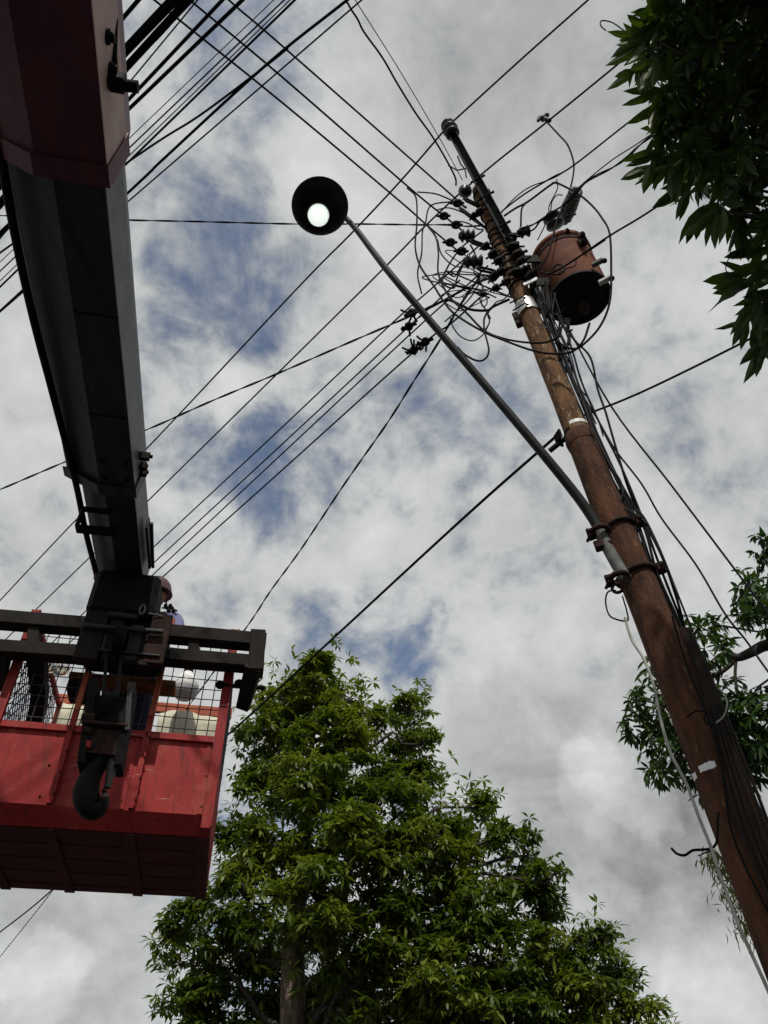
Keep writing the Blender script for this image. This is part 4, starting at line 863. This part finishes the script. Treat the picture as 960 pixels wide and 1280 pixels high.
b = MB(); b.tube([L(bl(102, 902, YH - .02)), L(bl(160, 907, YH - .02))], .014, 8); b.tube([L(bl(104, 896, YH)), L(bl(118, 898, YH))], .03, 8); b.tube([L(bl(104, 912, YH)), L(bl(114, 914, YH))], .024, 8); b.build('pin', 'rust', hk)
b = MB(); b.lathe(L(bl(134, 886, YH + .1)), BF[0], [(.001, -.03), (.12, -.03), (.10, 0), (.12, .03), (.001, .03)], 22); b.build('sheave', 'grease', hk)
quadplate([(159, 862), (165, 863), (162, 912), (156, 912)], YH - .03, .03, 'rope_guard', 'steel')
# the hook: centre line swept with a varying thickness
hx = [(133, 938, .8), (129, 950, .9), (120, 962, 1.15), (112, 975, 1.5), (108, 989, 1.75), (109, 1002, 1.8), (115, 1012, 1.5), (123, 1012, 1.15), (130, 1003, .8), (131, 993, .45), (129, 987, .2)]
P = smooth([L(bl(x, y, YH + .09)) for x, y, _ in hx], 5); rs = np.interp(np.linspace(0, len(hx) - 1, len(P)), range(len(hx)), [r * .054 for *_, r in hx])
b = MB(); b.tube(P, list(rs), 12, flat=.75); b.build('hook', 'grease', hk)
b = MB(); b.tube([L(bl(142, 948, YH + .09)), L(bl(139, 962, YH + .07)), L(bl(134, 985, YH + .07))], [.035, .03, .02], 8); b.ball(L(bl(131, 996, YH + .0)), .022); b.build('safety_latch', 'steel', hk)
for px_ in (128, 146):
    b = MB(); b.tube([L(bl(px_, 880, YH + .1)), L(bl(px_ + 6, 815, -.47))], .012, 6); b.build('hoist_rope', 'grease', hk)
quadplate([(108, 925), (114, 926), (113, 934), (107, 933)], YH - .01, .02, 'red_tab', 'red')

# ------------------------------------------------------------------ things in the basket
wl = empty('hanging_lamp', L(bl(232, 850, 1.3)), 'round white street lamp bulb hanging behind the basket mesh at right', 'lamp')
c0_ = L(bl(230, 871, 1.35)); ax = unit(L(bl(236, 838, 1.35)) - c0_); rL = 16.0 * depth(c0_) / F
b = MB(); b.lathe(c0_, ax, [(.001, -.02), (rL * .6, -.012), (rL * .95, .03), (rL, .07)], 26); b.build('diffuser', 'lamp_diff', wl)
b = MB(); b.lathe(c0_, ax, [(rL, .07), (rL * 1.03, .075), (rL * 1.0, .13), (rL * .75, .20), (rL * .42, .235), (rL * .38, .25)], 26); b.build('housing', 'lamp_white', wl)
b = MB(); b.lathe(c0_, ax, [(rL * .38, .25), (rL * .34, .33), (.001, .335)], 14); b.tube([c0_ + ax * .32, c0_ + ax * .42], .02); b.build('socket', 'grease', wl)
for (px, py, lab) in ((62, 828, 'clear glass lamp bulb in the basket, left of the pair'), (77, 832, 'clear glass lamp bulb in the basket, right of the pair')):
    p = L(bl(px, py, .4)); e = empty('glass_bulb', p, lab, 'lamp bulb', 'clear glass bulbs hanging in the basket')
    b = MB(); b.lathe(p, -ax, [(.001, .09), (.04, .08), (.068, .045), (.075, 0), (.06, -.05), (.035, -.085), (.03, -.1)], 18); b.build('globe', 'glass', e)
    b = MB(); b.lathe(p + ax * .095, ax, [(.001, 0), (.03, 0), (.03, .07), (.001, .075)], 12); b.build('screw_cap', 'tin', e)
    b = MB(); b.ball(p, .028, (1, 1, 1.6)); b.build('inner_core', 'lamp_white', e)

# ------------------------------------------------------------------ worker
YP = .45
def J_(px, py, y=YP): return L(bl(px, py, y))
head = J_(195, 745, .42)
dn = -UP
fx, fy, fz = BF[0], BF[1], BF[2]      # picture right, away, up
pel = head - fz * .78 + fy * .04 - fx * .03
chest = head - fz * .36 + fy * .05 + fx * .0; neck = head - fz * .15 + fy * .03; belly = head - fz * .58 + fy * .06 - fx * .02
shR = J_(222, 772, .46); shL = neck - fz * .09 - fx * .22 + fy * .05
elR = shR + fx * .04 - fz * .24 - fy * .10; wrR = elR - fx * .17 - fz * .03 - fy * .15
wrL = J_(126, 735, -.30); elL = shL * .45 + wrL * .55 - fz * .12 + fy * .03
hipR = pel + fx * .10 - fz * .04; hipL = pel - fx * .10 - fz * .04
knR = hipR - fz * .40 - fy * .06 + fx * .03; knL = hipL - fz * .40 - fy * .04 - fx * .02
anR = knR - fz * .40 + fy * .04; anL = knL - fz * .40 + fy * .03; toR = anR - fz * .06 - fy * .17 + fx * .03; toL = anL - fz * .06 - fy * .17 - fx * .03
person = empty('person', (anR + anL) / 2 - fz * .09, 'worker in maroon hard hat and lavender shirt standing in the basket behind the boom head', 'person')
def skin(name, m, verts, edges, parent, sub=2, root=0):
    me = bpy.data.meshes.new(name); o0 = V(parent.location) + (V(parent.parent.location) if parent.parent else 0)
    me.from_pydata([tuple(V(p) - o0) for p, r in verts], edges, []); o = bpy.data.objects.new(name, me); COL.objects.link(o); o.parent = parent
    me.materials.append(M[m])
    md = o.modifiers.new('skin', 'SKIN'); md.use_smooth_shade = True
    for i, (p, r) in enumerate(verts): me.skin_vertices[0].data[i].radius = (r, r) if not hasattr(r, '__len__') else r; me.skin_vertices[0].data[i].use_root = (i == root)
    s = o.modifiers.new('sub', 'SUBSURF'); s.levels = sub; s.render_levels = sub; return o
lerp = lambda a, b2, t: a * (1 - t) + b2 * t
# continuous body
vb = [(pel, .14), (belly, .135), (chest, .15), (neck, .06), (head - fz * .02, .075), (shR, .07), (lerp(shR, elR, .5), .052), (elR, .045), (lerp(elR, wrR, .5), .04), (wrR, .028),
      (shL, .07), (lerp(shL, elL, .5), .052), (elL, .045), (lerp(elL, wrL, .5), .04), (wrL, .028),
      (hipR, .10), (lerp(hipR, knR, .5), .08), (knR, .058), (lerp(knR, anR, .4), .056), (anR, .04), (toR, .035),
      (hipL, .10), (lerp(hipL, knL, .5), .08), (knL, .058), (lerp(knL, anL, .4), .056), (anL, .04), (toL, .035)]
eb = [(0, 1), (1, 2), (2, 3), (3, 4), (2, 5), (5, 6), (6, 7), (7, 8), (8, 9), (2, 10), (10, 11), (11, 12), (12, 13), (13, 14), (0, 15), (15, 16), (16, 17), (17, 18), (18, 19), (19, 20), (0, 21), (21, 22), (22, 23), (23, 24), (24, 25), (25, 26)]
skin('body', 'skin', vb, eb, person)
g = 1.13
skin('shirt', 'shirt', [(pel + fz * .03, .155), (belly, .155), (chest, .172), (neck - fz * .03, .078), (shR, .085), (lerp(shR, elR, .5), .066), (elR, .058), (lerp(elR, wrR, .7), .048), (shL, .085), (lerp(shL, elL, .5), .066), (elL, .058), (lerp(elL, wrL, .75), .046)],
     [(0, 1), (1, 2), (2, 3), (2, 4), (4, 5), (5, 6), (6, 7), (2, 8), (8, 9), (9, 10), (10, 11)], person)
skin('vest_panel', 'vest', [(shR + fx * .02 - fz * .09, .075), (lerp(shR, elR, .65), .066), (lerp(shR, elR, .8), .064)], [(0, 1), (1, 2)], person, 1)
skin('trousers', 'jeans', [(pel, .158), (hipR, .115), (lerp(hipR, knR, .5), .095), (knR, .075), (lerp(knR, anR, .5), .072), (lerp(knR, anR, .9), .062), (hipL, .115), (lerp(hipL, knL, .5), .095), (knL, .075), (lerp(knL, anL, .5), .072), (lerp(knL, anL, .9), .062)],
     [(0, 1), (1, 2), (2, 3), (3, 4), (4, 5), (0, 6), (6, 7), (7, 8), (8, 9), (9, 10)], person)
for (an, to) in ((anR, toR), (anL, toL)): skin('boot', 'boots', [(an + fz * .07, .055), (an - fz * .01, .06), (lerp(an, to, .5) - fz * .015, .055), (to - fz * .01, .045)], [(0, 1), (1, 2), (2, 3)], person, 2)
# head with face, looking toward the boom (camera side, turned left)
hb_ = MB(); fc = unit(-fy - fx * .35 - fz * .05); ri = unit(np.cross(fc, fz)); hu = np.cross(ri, fc); vs = []
nu, nv = 20, 14
for j in range(nv + 1):
    ph = math.pi * j / nv
    for i in range(nu):
        th = 2 * math.pi * i / nu; x = math.sin(ph) * math.cos(th); y = math.sin(ph) * math.sin(th); z = -math.cos(ph)
        rx, ry, rz_ = .075, .095, .118
        if z < 0: rx *= 1 - .28 * z * z; ry *= 1 - .12 * z * z
        p = ri * x * rx + fc * y * ry + hu * z * rz_
        if y > .8 and -.35 < z < .05 and abs(x) < .25: p = p + fc * .022 * (1 - abs(x) * 4)
        if y > .7 and abs(z - .08) < .12 and .25 < abs(x) < .5: p = p - fc * .008
        if abs(x) > .95 and abs(z) < .25: p = p + ri * np.sign(x) * .016
        vs.append(head + p)
hb_.add(vs, [(j * nu + i, j * nu + (i + 1) % nu, (j + 1) * nu + (i + 1) % nu, (j + 1) * nu + i) for j in range(nv) for i in range(nu)], True)
ho = hb_.build('head', 'skin', person)
for sx in (-1, 1):
    e_ = MB(); e_.ball(head + fc * .083 + ri * .03 * sx + hu * .01, .011); e_.build('eye', 'lamp_white', ho)
    e_ = MB(); e_.ball(head + fc * .092 + ri * .03 * sx + hu * .01, .005); e_.build('pupil', 'boots', ho)
e_ = MB(); e_.tube([head + fc * .085 - hu * .055 - ri * .022, head + fc * .091 - hu * .056, head + fc * .085 - hu * .055 + ri * .022], .005); e_.build('mouth', 'glove', ho)
e_ = MB(); n0 = head + hu * .035
prof = [(.132, -.012), (.128, .0), (.125, .04), (.112, .085), (.083, .122), (.042, .143), (.001, .148)]
e_.lathe(n0, hu, prof, 24)
e_.lathe(n0, hu, [(.001, -.005), (.118, -.008), (.140, -.014), (.140, -.008), (.126, .006)], 24)
for k_ in (-.03, 0, .03): e_.tube([n0 + ri * k_ + fc * y_ + hu * (.15 * math.sqrt(max(0, 1 - (y_ / .135) ** 2 - (k_ / .13) ** 2)) + .002) for y_ in np.linspace(-.09, .09, 9)], .006, 5)
bv = [n0 + fc * (.10 + .035 * math.cos(a)) + ri * .085 * math.sin(a) - hu * .012 for a in np.linspace(-1.5, 1.5, 9)]
e_.tube(bv, .008, 5); e_.add([n0 + fc * .06 - hu * .008] + bv, [(0, i + 1, i + 2) for i in range(8)])
e_.build('hard_hat', 'helmet', person)
# hands with curled fingers
def hand(wr, dirv, palm_n, m, grip=1.0):
    """five separate fingers bent round what is held"""
    d = unit(dirv); n_ = unit(palm_n - d * np.dot(palm_n, d)); s = np.cross(d, n_); vs = [(wr, .028)]; ed = []
    pc_ = wr + d * .045; vs.append((pc_, (.040, .026))); ed.append((0, 1))
    vs.append((wr + d * .075, (.042, .022))); ed.append((1, 2))
    o = skin('hand', m, vs, ed, person, 2)
    for i, (off, ln) in enumerate(((-.032, .070), (-.011, .080), (.011, .075), (.032, .060))):
        k0 = wr + d * .078 + s * off; a = k0 + d * ln * .38 + n_ * .012; b2 = a + n_ * ln * .36 * grip + d * ln * .10; c3 = b2 + n_ * ln * .16 * grip - d * ln * .24 * grip
        skin('finger', m, [(k0 - d * .015, .0105), (k0, .0105), (a, .0100), (b2, .0092), (c3, .008)], [(0, 1), (1, 2), (2, 3), (3, 4)], o, 2)
    t0 = wr + d * .028 - s * .032; skin('thumb', m, [(t0, .013), (t0 + d * .03 - s * .028 + n_ * .012, .0118), (t0 + d * .055 - s * .030 + n_ * .035, .010), (t0 + d * .065 - s * .018 + n_ * .052, .0085)], [(0, 1), (1, 2), (2, 3)], o, 2)
wl_t = J_(117, 717, -.34)
hand(wrL, (wl_t - wrL) * 1.0 - fy * .02, fx * 1.0 - fy * .3, 'glove'); hand(wrR, wrR - elR, dn - fy * .2, 'glove')
# strap hooks on the shoulder
e_ = MB()
for k in range(6): p = J_(207 + k * 2.0, 757 + (k % 3) * 3, .36); e_.ball(p, .018); e_.tube([p, p + unit(RNG.normal(size=3)) * .045], .008)
e_.build('tool_clip', 'grease', person)
# what he stands on
st_top = min((anR - B0) @ fz, (anL - B0) @ fz) - .085
stl = ((anR + anL) / 2 - B0) @ BF.T / BS
stt = empty('wooden_step', L((stl[0], stl[1], .05)), 'low wooden step box under the worker inside the basket', 'step box')
zt = st_top / BS
b = MB(); b.box(L, (stl[0] - .33, stl[1] - .22, zt - .04), (stl[0] + .33, stl[1] + .25, zt)); b.build('tread', 'wood', stt)
for sx in (-.3, .27):
    b = MB(); b.box(L, (stl[0] + sx, stl[1] - .2, .052), (stl[0] + sx + .03, stl[1] + .22, zt - .04)); b.build('side_board', 'wood', stt)

# ------------------------------------------------------------------ leaves
def frame_from(d, up):
    d = unit(d); s = np.cross(d, up)
    if np.linalg.norm(s) < 1e-3: s = np.cross(d, (1, 0, 0))
    s = unit(s); return d, s, np.cross(s, d)
# leaf template: u along, v across, w droop
T_LANCE = (np.array([(0, 0, 0), (.16, .26, .02), (.16, -.26, .02), (.42, .5, .0), (.42, -.5, .0), (.74, .34, -.07), (.74, -.34, -.07), (1, 0, -.19), (.42, 0, -.035), (.74, 0, -.10)]),
           [(0, 2, 1), (1, 2, 8), (1, 8, 3), (2, 4, 8), (3, 8, 9, 5), (8, 4, 6, 9), (5, 9, 7), (9, 6, 7)])
T_OVAL = (np.array([(0, 0, 0), (.5, .5, .0), (.5, -.5, .0), (1, 0, -.18), (.5, 0, -.06)]), [(0, 4, 1), (0, 2, 4), (1, 4, 3), (4, 2, 3)])
def leaves_to_mesh(name, T, lv, parent, m):
    tv, tf = T; n = len(lv); k = len(tv)
    P = np.array([l[0] for l in lv]); D_ = np.array([l[1] for l in lv]); S_ = np.array([l[2] for l in lv]); N_ = np.array([l[3] for l in lv]); ln = np.array([l[4] for l in lv]); wd = np.array([l[5] for l in lv])
    vs = P[:, None] + D_[:, None] * (tv[None, :, 0, None] * ln[:, None, None]) + S_[:, None] * (tv[None, :, 1, None] * wd[:, None, None]) + N_[:, None] * (tv[None, :, 2, None] * ln[:, None, None])
    vs = (vs - V(parent.location)).reshape(-1, 3)
    loops = []; starts = []; tot = 0; cnt = []
    base = np.concatenate([np.array(f) for f in tf]); lens = np.array([len(f) for f in tf])
    allv = (base[None] + (np.arange(n) * k)[:, None]).ravel(); alll = np.tile(lens, n); st = np.concatenate([[0], np.cumsum(alll)[:-1]])
    me = bpy.data.meshes.new(name); me.vertices.add(len(vs)); me.vertices.foreach_set('co', vs.ravel().astype('f'))
    me.loops.add(len(allv)); me.loops.foreach_set('vertex_index', allv.astype('i')); me.polygons.add(len(alll)); me.polygons.foreach_set('loop_start', st.astype('i')); me.update(calc_edges=True); me.validate()
    me.materials.append(M[m]); o = bpy.data.objects.new(name, me); COL.objects.link(o); o.parent = parent; o['kind'] = 'stuff'; return o
def leaf_parts(T, lv, parent, m):
    tv, tf = T; me = bpy.data.meshes.new('leaf'); me.from_pydata([tuple(v) for v in tv], [], tf); me.materials.append(M[m]); me.update()
    for l in lv:
        o = bpy.data.objects.new('leaf', me); COL.objects.link(o); o.parent = parent
        p = l[0] - V(parent.location)
        o.matrix_local = Matrix([[l[1][i] * l[4], l[2][i] * l[5], l[3][i] * l[4], p[i]] for i in range(3)] + [[0, 0, 0, 1]])
def whorl(pos, axis, n, ln, wd, droop, jit=.25):
    a = unit(axis); d0, s0, n0_ = frame_from(a, (.3, .2, .9)); o = []
    ph0 = random.random() * 6.28
    for k in range(n):
        ph = ph0 + 2 * math.pi * k / n + random.uniform(-jit, jit); out_ = math.cos(ph) * s0 + math.sin(ph) * n0_
        dr = droop + random.uniform(-.25, .25); d = unit(out_ + a * .35 + dn * dr)
        d, s, nn_ = frame_from(d, UP + RNG.normal(size=3) * .25)
        l_ = ln * random.uniform(.7, 1.15); o.append((pos + out_ * ln * .05, d, s, nn_, l_, wd * random.uniform(.8, 1.15)))
    return o
def branch(b, a, c, r0, r1, wig=.08, n=6, seg=7):
    L_n = np.linalg.norm(c - a); P = [lerp(a, c, t) + (RNG.normal(size=3) * L_n * wig * math.sin(math.pi * t)) + UP * L_n * .08 * math.sin(math.pi * t) for t in np.linspace(0, 1, seg)]
    P = smooth(P, 2); b.tube(P, list(np.linspace(r0, r1, len(P))), n); return P

# centre tree
tb_ = atH(366, 1280, 12.0); tb_[2] = 0
tree = empty('umbrella_tree', tb_, 'tall bright green broadleaf tree rising behind the red basket', 'tree')
CR = [(398, 858, 46, 0), (365, 885, 45, .3), (440, 875, 35, -.2), (345, 925, 52, .4), (415, 930, 60, -.4), (470, 905, 28, .2), (512, 893, 33, .3), (528, 930, 26, 0), (505, 950, 40, .5), (330, 985, 52, 0), (395, 995, 66, -.9), (470, 1000, 60, -.5), (525, 985, 42, .2),
      (595, 1010, 30, .3), (575, 1045, 46, .2), (615, 1050, 38, -.2), (655, 1070, 34, .3), (685, 1105, 30, .0), (520, 1065, 60, -.6), (440, 1075, 70, -1.2), (355, 1070, 60, -.8), (300, 1060, 45, .2), (310, 1130, 58, -.5), (245, 1155, 42, .3), (215, 1180, 34, .5),
      (280, 1190, 55, .2), (380, 1140, 70, -1.5), (470, 1150, 75, -.8), (560, 1130, 70, -.2), (640, 1140, 55, .2), (685, 1150, 34, .5), (600, 1200, 75, -.5), (690, 1205, 55, -.1), (745, 1195, 42, .2), (775, 1235, 40, .4), (730, 1255, 60, .1), (640, 1265, 75, -.4),
      (540, 1240, 75, -.8), (450, 1230, 65, -1.0), (340, 1225, 60, .7), (270, 1250, 55, .2), (235, 1275, 45, .3), (400, 1290, 80, 1.2), (500, 1310, 80, .2), (600, 1330, 80, 0), (700, 1330, 80, .2), (790, 1290, 50, .3), (300, 1330, 70, .4)]
lvs = []; twigs = MB(); limbs = MB(); trk = MB()
trunk_pts = [tb_, atH(366, 1240, 12.0), atH(368, 1160, 12.0), atH(375, 1080, 12.1), atH(385, 980, 12.3), atH(395, 880, 12.3)]
trk.tube(smooth(trunk_pts, 5), list(np.linspace(.20, .03, 26)), 14); trk.build('trunk', 'bark', tree)
t2 = MB(); t2.tube(smooth([tb_ + V((.7, .6, 0)), atH(412, 1240, 12.6), atH(420, 1150, 12.7), atH(450, 1050, 12.8), atH(490, 960, 12.9)], 5), list(np.linspace(.14, .025, 21)), 12); t2.build('trunk', 'bark', tree)
tpts = smooth(trunk_pts, 8)
for (px, py, r, dh) in CR:
    c = atH(px, py, 12.3 + dh * 1.1); rm = r * depth(c) / F
    k_ = max(0, len(tpts) - 1 - int(len(tpts) * random.uniform(.15, .5))); cand = [q for q in tpts if q[2] < c[2] - .3] or tpts[:3]; st = cand[-1 if random.random() < .4 else max(0, len(cand) - 6)]
    branch(limbs, st, c, .05, .018, .06)
    nsub = max(5, int(13 * (rm / .8) ** 1.3))
    for j in range(nsub):
        u = RNG.normal(size=3); u /= np.linalg.norm(u)
        if u[2] < -.2 and random.random() < .5: u[2] = -u[2]
        sc_ = c + u * rm * random.uniform(.4, .85) * V((1, 1, .95)); sr = rm * random.uniform(.3, .5); lsz = random.uniform(.12, .185)
        twigs.tube(smooth([c, lerp(c, sc_, .5) + UP * .06, sc_], 3), .014, 4, False)
        for i in range(int(35 * (sr / .32) ** 1.5)):
            v = RNG.normal(size=3); v /= np.linalg.norm(v); v[2] = abs(v[2]) * .9 - .25
            pos = sc_ + v * sr * random.uniform(.35, 1.1) * V((1, 1, .8))
            lvs += whorl(pos, unit(v * .5 + UP * .8 + RNG.normal(size=3) * .3), random.choice((4, 5, 6, 7, 8)), lsz * random.uniform(.8, 1.15), lsz * random.uniform(.27, .36), random.choice((0, .2, .5, .9)), .5)
            if i % 5 == 0: twigs.tube([sc_, pos], .006, 4, False)
for (px, py, r, dh) in CR:
    c = atH(px, py, 12.3 + dh * 1.1 + .3); rm = r * depth(c) / F
    for i in range(int(115 * (rm / .8) ** 2)):
        pos = c + RNG.normal(size=3) * rm * .5; lvs += whorl(pos, unit(RNG.normal(size=3) + UP), 7, .17, .055, .4)
limbs.build('limbs', 'branch', tree); tag(twigs.build('twigs', 'branch', tree), kind='stuff')
# leaf parts: the nearest ones inside the frame
def split_near(lv, n, bias=None):
    P = np.array([l[0] for l in lv]); C_ = (P - O) @ CM; dd = -C_[:, 2]; xx = CX + F * C_[:, 0] / dd; yy = CY - F * C_[:, 1] / dd
    ok = (dd > 0) & (xx > 5) & (xx < 955) & (yy > 5) & (yy < 1275); sc = np.where(ok, np.array([l[4] for l in lv]) / dd, 0); idx = set(np.argsort(-sc)[:n].tolist())
    return [lv[i] for i in idx], [l for i, l in enumerate(lv) if i not in idx]
a_, b_ = split_near(lvs, 300); leaf_parts(T_OVAL, a_, tree, 'leafA'); leaves_to_mesh('foliage', T_OVAL, b_, tree, 'leafA')
print('centre tree leaves', len(lvs))

# top right overhanging tree
def inpoly(x, y, P):
    c = False; j = len(P) - 1
    for i in range(len(P)):
        if (P[i][1] > y) != (P[j][1] > y) and x < (P[j][0] - P[i][0]) * (y - P[i][1]) / (P[j][1] - P[i][1] + 1e-9) + P[i][0]: c = not c
        j = i
    return c
tr0 = V((7.4, 3.4, 0))
tree2 = empty('mango_tree', tr0, 'dark long leaved tree overhanging the top right corner, nearly black against the sky', 'tree')
PG = [(812, -200), (812, 0), (800, 30), (793, 58), (812, 85), (822, 120), (822, 160), (832, 195), (858, 218), (882, 248), (908, 262), (930, 262), (945, 300), (1000, 320), (1250, 360), (1250, -200)]
brn = MB(); lv2 = []; hub = V((4.6, 3.0, 5.6))
P_ = branch(brn, tr0 + UP * 3.2, hub, .12, .08, .04, 10)
tk = MB(); tk.tube(smooth([tr0, tr0 + V((.1, 0, 1.6)), tr0 + V((0, .1, 3.4)), tr0 + V((.2, 0, 6.5))], 5), list(np.linspace(.25, .1, 16)), 14); tk.build('trunk', 'bark', tree2)
n_ok = 0
while n_ok < 720:
    x = random.uniform(780, 1150); y = random.uniform(-180, 350)
    if not inpoly(x, y, PG): continue
    if x > 980 and random.random() < .45: continue
    p = atD(x, y, random.uniform(4.6, 6.4)); n_ok += 1
    lv2 += whorl(p, unit(p - hub) + dn * .3, random.choice((7, 8, 9)), random.uniform(.15, .20), .045, random.choice((.6, 1.0, 1.4)))
    if n_ok % 6 == 0: brn.tube(smooth([hub + RNG.normal(size=3) * .2, lerp(hub, p, .5) + UP * .15, p], 3), [.016, .014, .013, .012, .011, .010, .008], 5, False)
# individual hanging sprays at the silhouette
for (x, y, ax_, nl, ln) in ((806, 50, (-1, -.5), 6, .19), (800, 80, (-.6, -1), 5, .19), (822, 72, (-.6, -1), 5, .2), (828, 112, (-.8, -.8), 6, .2), (824, 135, (-.7, -.9), 5, .2), (830, 188, (-.8, -.9), 6, .22), (815, 205, (-.6, -1), 4, .22), (842, 205, (-.4, -1), 5, .22),
                        (862, 232, (-.8, -.7), 6, .22), (878, 262, (-.5, -1), 6, .22), (895, 262, (-.2, -1), 6, .22), (918, 262, (0, -1), 6, .22), (922, 282, (.2, -1), 4, .2), (935, 262, (-.9, -.4), 4, .22),
                        (935, 342, (-1, 0), 3, .24), (942, 352, (-.7, -.8), 6, .26), (948, 372, (-.2, -1), 6, .26), (955, 310, (-.9, -.4), 4, .24), (955, 395, (-.4, -1), 7, .26), (935, 395, (-.8, -.6), 4, .22), (952, 420, (-.1, -1), 7, .24), (975, 360, (-.5, -.5), 9, .24), (985, 330, (-.5, -.5), 9, .24), (985, 400, (-.5, -.9), 9, .24)):
    p = atD(x, y, 4.7 + random.uniform(-.2, .4)); dv = -unit(O - p); rr_ = xc  # spread leaves in the plane facing the lens side
    right = CM @ V((1, 0, 0)); upv = CM @ V((0, 1, 0))
    for k in range(nl):
        a = math.atan2(ax_[1], ax_[0]) + random.uniform(-.75, .75); d = unit(math.cos(a) * right + math.sin(a) * upv + dv * random.uniform(-.4, .4)); d, s, n2_ = frame_from(d, dv + RNG.normal(size=3) * .3)
        l_ = ln * random.uniform(.75, 1.1); lv2.append((p + RNG.normal(size=3) * .012, d, s, n2_, l_, l_ * random.uniform(.22, .28)))
    if y > 250 or x < 800: brn.tube(smooth([hub + RNG.normal(size=3) * .1, lerp(hub, p, .6) + UP * .05, p], 3), [.016, .014, .013, .012, .01, .008, .006], 5, False)
brn.build('branches', 'branch', tree2)
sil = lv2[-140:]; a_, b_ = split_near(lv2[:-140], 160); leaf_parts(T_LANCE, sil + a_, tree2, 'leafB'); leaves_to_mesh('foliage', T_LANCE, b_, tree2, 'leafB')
W('thin pale tendril hanging from the dark leaves at the right', [(919, 285), (915, 305), (911, 322), (907, 335), (910, 342)], 1.3, h=2.9, name='tendril', cat='tendril')
W('curled thin twig poking out of the top of the dark foliage', [(795, 45), (780, 38), (765, 28), (752, 26), (751, 32), (757, 38)], 1.8, h=2.2, name='twig', cat='twig')

# right hand middle tree
tr3 = V((8.2, 6.6, 0)); tree3 = empty('leafy_tree', tr3, 'dark green leafy tree behind the lower part of the rusty pole', 'tree')
tk = MB(); tk.tube(smooth([tr3, tr3 + V((.1, 0, 2)), tr3 + V((-.1, .1, 5.5))], 5), list(np.linspace(.2, .1, 11)), 12); tk.build('trunk', 'bark', tree3)
br3 = MB(); lv3 = []
hub3 = atH(1010, 800, 8.2)
br3.tube(smooth([tr3 + UP * 3.5, lerp(tr3 + UP * 3.5, hub3, .6), hub3, atH(960, 806, 8.0), atH(940, 815, 7.9), (atH(922, 822, 7.9)), atH(905, 818, 7.9), atH(880, 842, 7.9)], 4), list(np.linspace(.09, .025, 29)), 8)
br3.tube(smooth([atH(922, 822, 7.9), atH(910, 834, 7.9), atH(898, 842, 7.9), atH(880, 850, 7.9)], 4), .022, 6); br3.tube(smooth([atH(920, 824, 7.9), atH(919, 845, 7.9), atH(922, 870, 7.9)], 4), .016, 6)
hub4 = atH(890, 900, 7.9); br3.tube(smooth([tr3 + UP * 2.6, lerp(tr3 + UP * 2.6, hub4, .5), hub4, atH(872, 830, 7.8), atH(862, 790, 7.8)], 4), list(np.linspace(.07, .02, 17)), 7)
C3 = [(868, 790, 22), (880, 810, 22), (905, 808, 14), (890, 780, 12), (862, 850, 34), (845, 840, 22), (815, 830, 14), (830, 870, 34), (805, 875, 18), (792, 908, 16), (815, 910, 26), (850, 905, 38), (835, 945, 32), (828, 968, 16), (865, 955, 32), (895, 890, 42), (920, 880, 32), (930, 920, 42), (905, 945, 40), (960, 900, 40), (950, 960, 26), (925, 965, 20), (905, 975, 22), (990, 920, 50), (880, 975, 18),
      (950, 678, 14), (962, 700, 18), (930, 728, 16), (945, 745, 22), (928, 765, 20), (950, 770, 24), (975, 750, 40), (985, 700, 30), (1030, 800, 40)]
for (px, py, r) in C3:
    c = atH(px, py, 7.9 + random.uniform(-.4, .5)); rm = r * depth(c) / F
    br3.tube([lerp(c, hub4 if py > 780 else hub3, .6), c], .012, 5, False)
    for i in range(int(15 * (r / 26) ** 2) + 3):
        u = unit(RNG.normal(size=3)); pos = c + u * rm * random.uniform(.2, 1.25) ** .6
        lv3 += whorl(pos, unit(u * .7 + UP * .2), random.choice((6, 7, 8)), .145, .042, .55)
br3.build('branches', 'branch', tree3)
a_, b_ = split_near(lv3, 300); leaf_parts(T_LANCE, a_, tree3, 'leafC'); leaves_to_mesh('foliage', T_LANCE, b_, tree3, 'leafC')

# feathery spray low behind the pole
t4 = atH(985, 1180, 9.0); t4[2] = 0; fe = empty('bamboo_plant', t4, 'pale feathery bamboo spray showing left of the pole foot', 'bamboo')
b = MB(); lv4 = []
stem = smooth([t4, t4 + UP * 1.6, atH(960, 1160, 9.0), atH(925, 1100, 8.9), atH(893, 1066, 8.8), atH(872, 1070, 8.8)], 6)
b.tube(stem, list(np.linspace(.035, .006, len(stem))), 6); b.build('stem', 'branch', fe)
for (px, py, r, n_) in ((905, 1076, 22, 150), (888, 1068, 14, 70), (920, 1096, 24, 150), (935, 1125, 24, 130), (914, 1112, 18, 60), (945, 1160, 22, 90), (928, 1150, 16, 50)):
    for i in range(n_):
        p = atH(px + random.gauss(0, r * .5), py + random.gauss(0, r * .5), 8.9 + random.uniform(-.3, .3)); d, s, n2_ = frame_from(dn + RNG.normal(size=3) * .55, RNG.normal(size=3)); lv4.append((p, d, s, n2_, random.uniform(.07, .15), .017))
leaves_to_mesh('foliage', T_OVAL, lv4, fe, 'leafD')
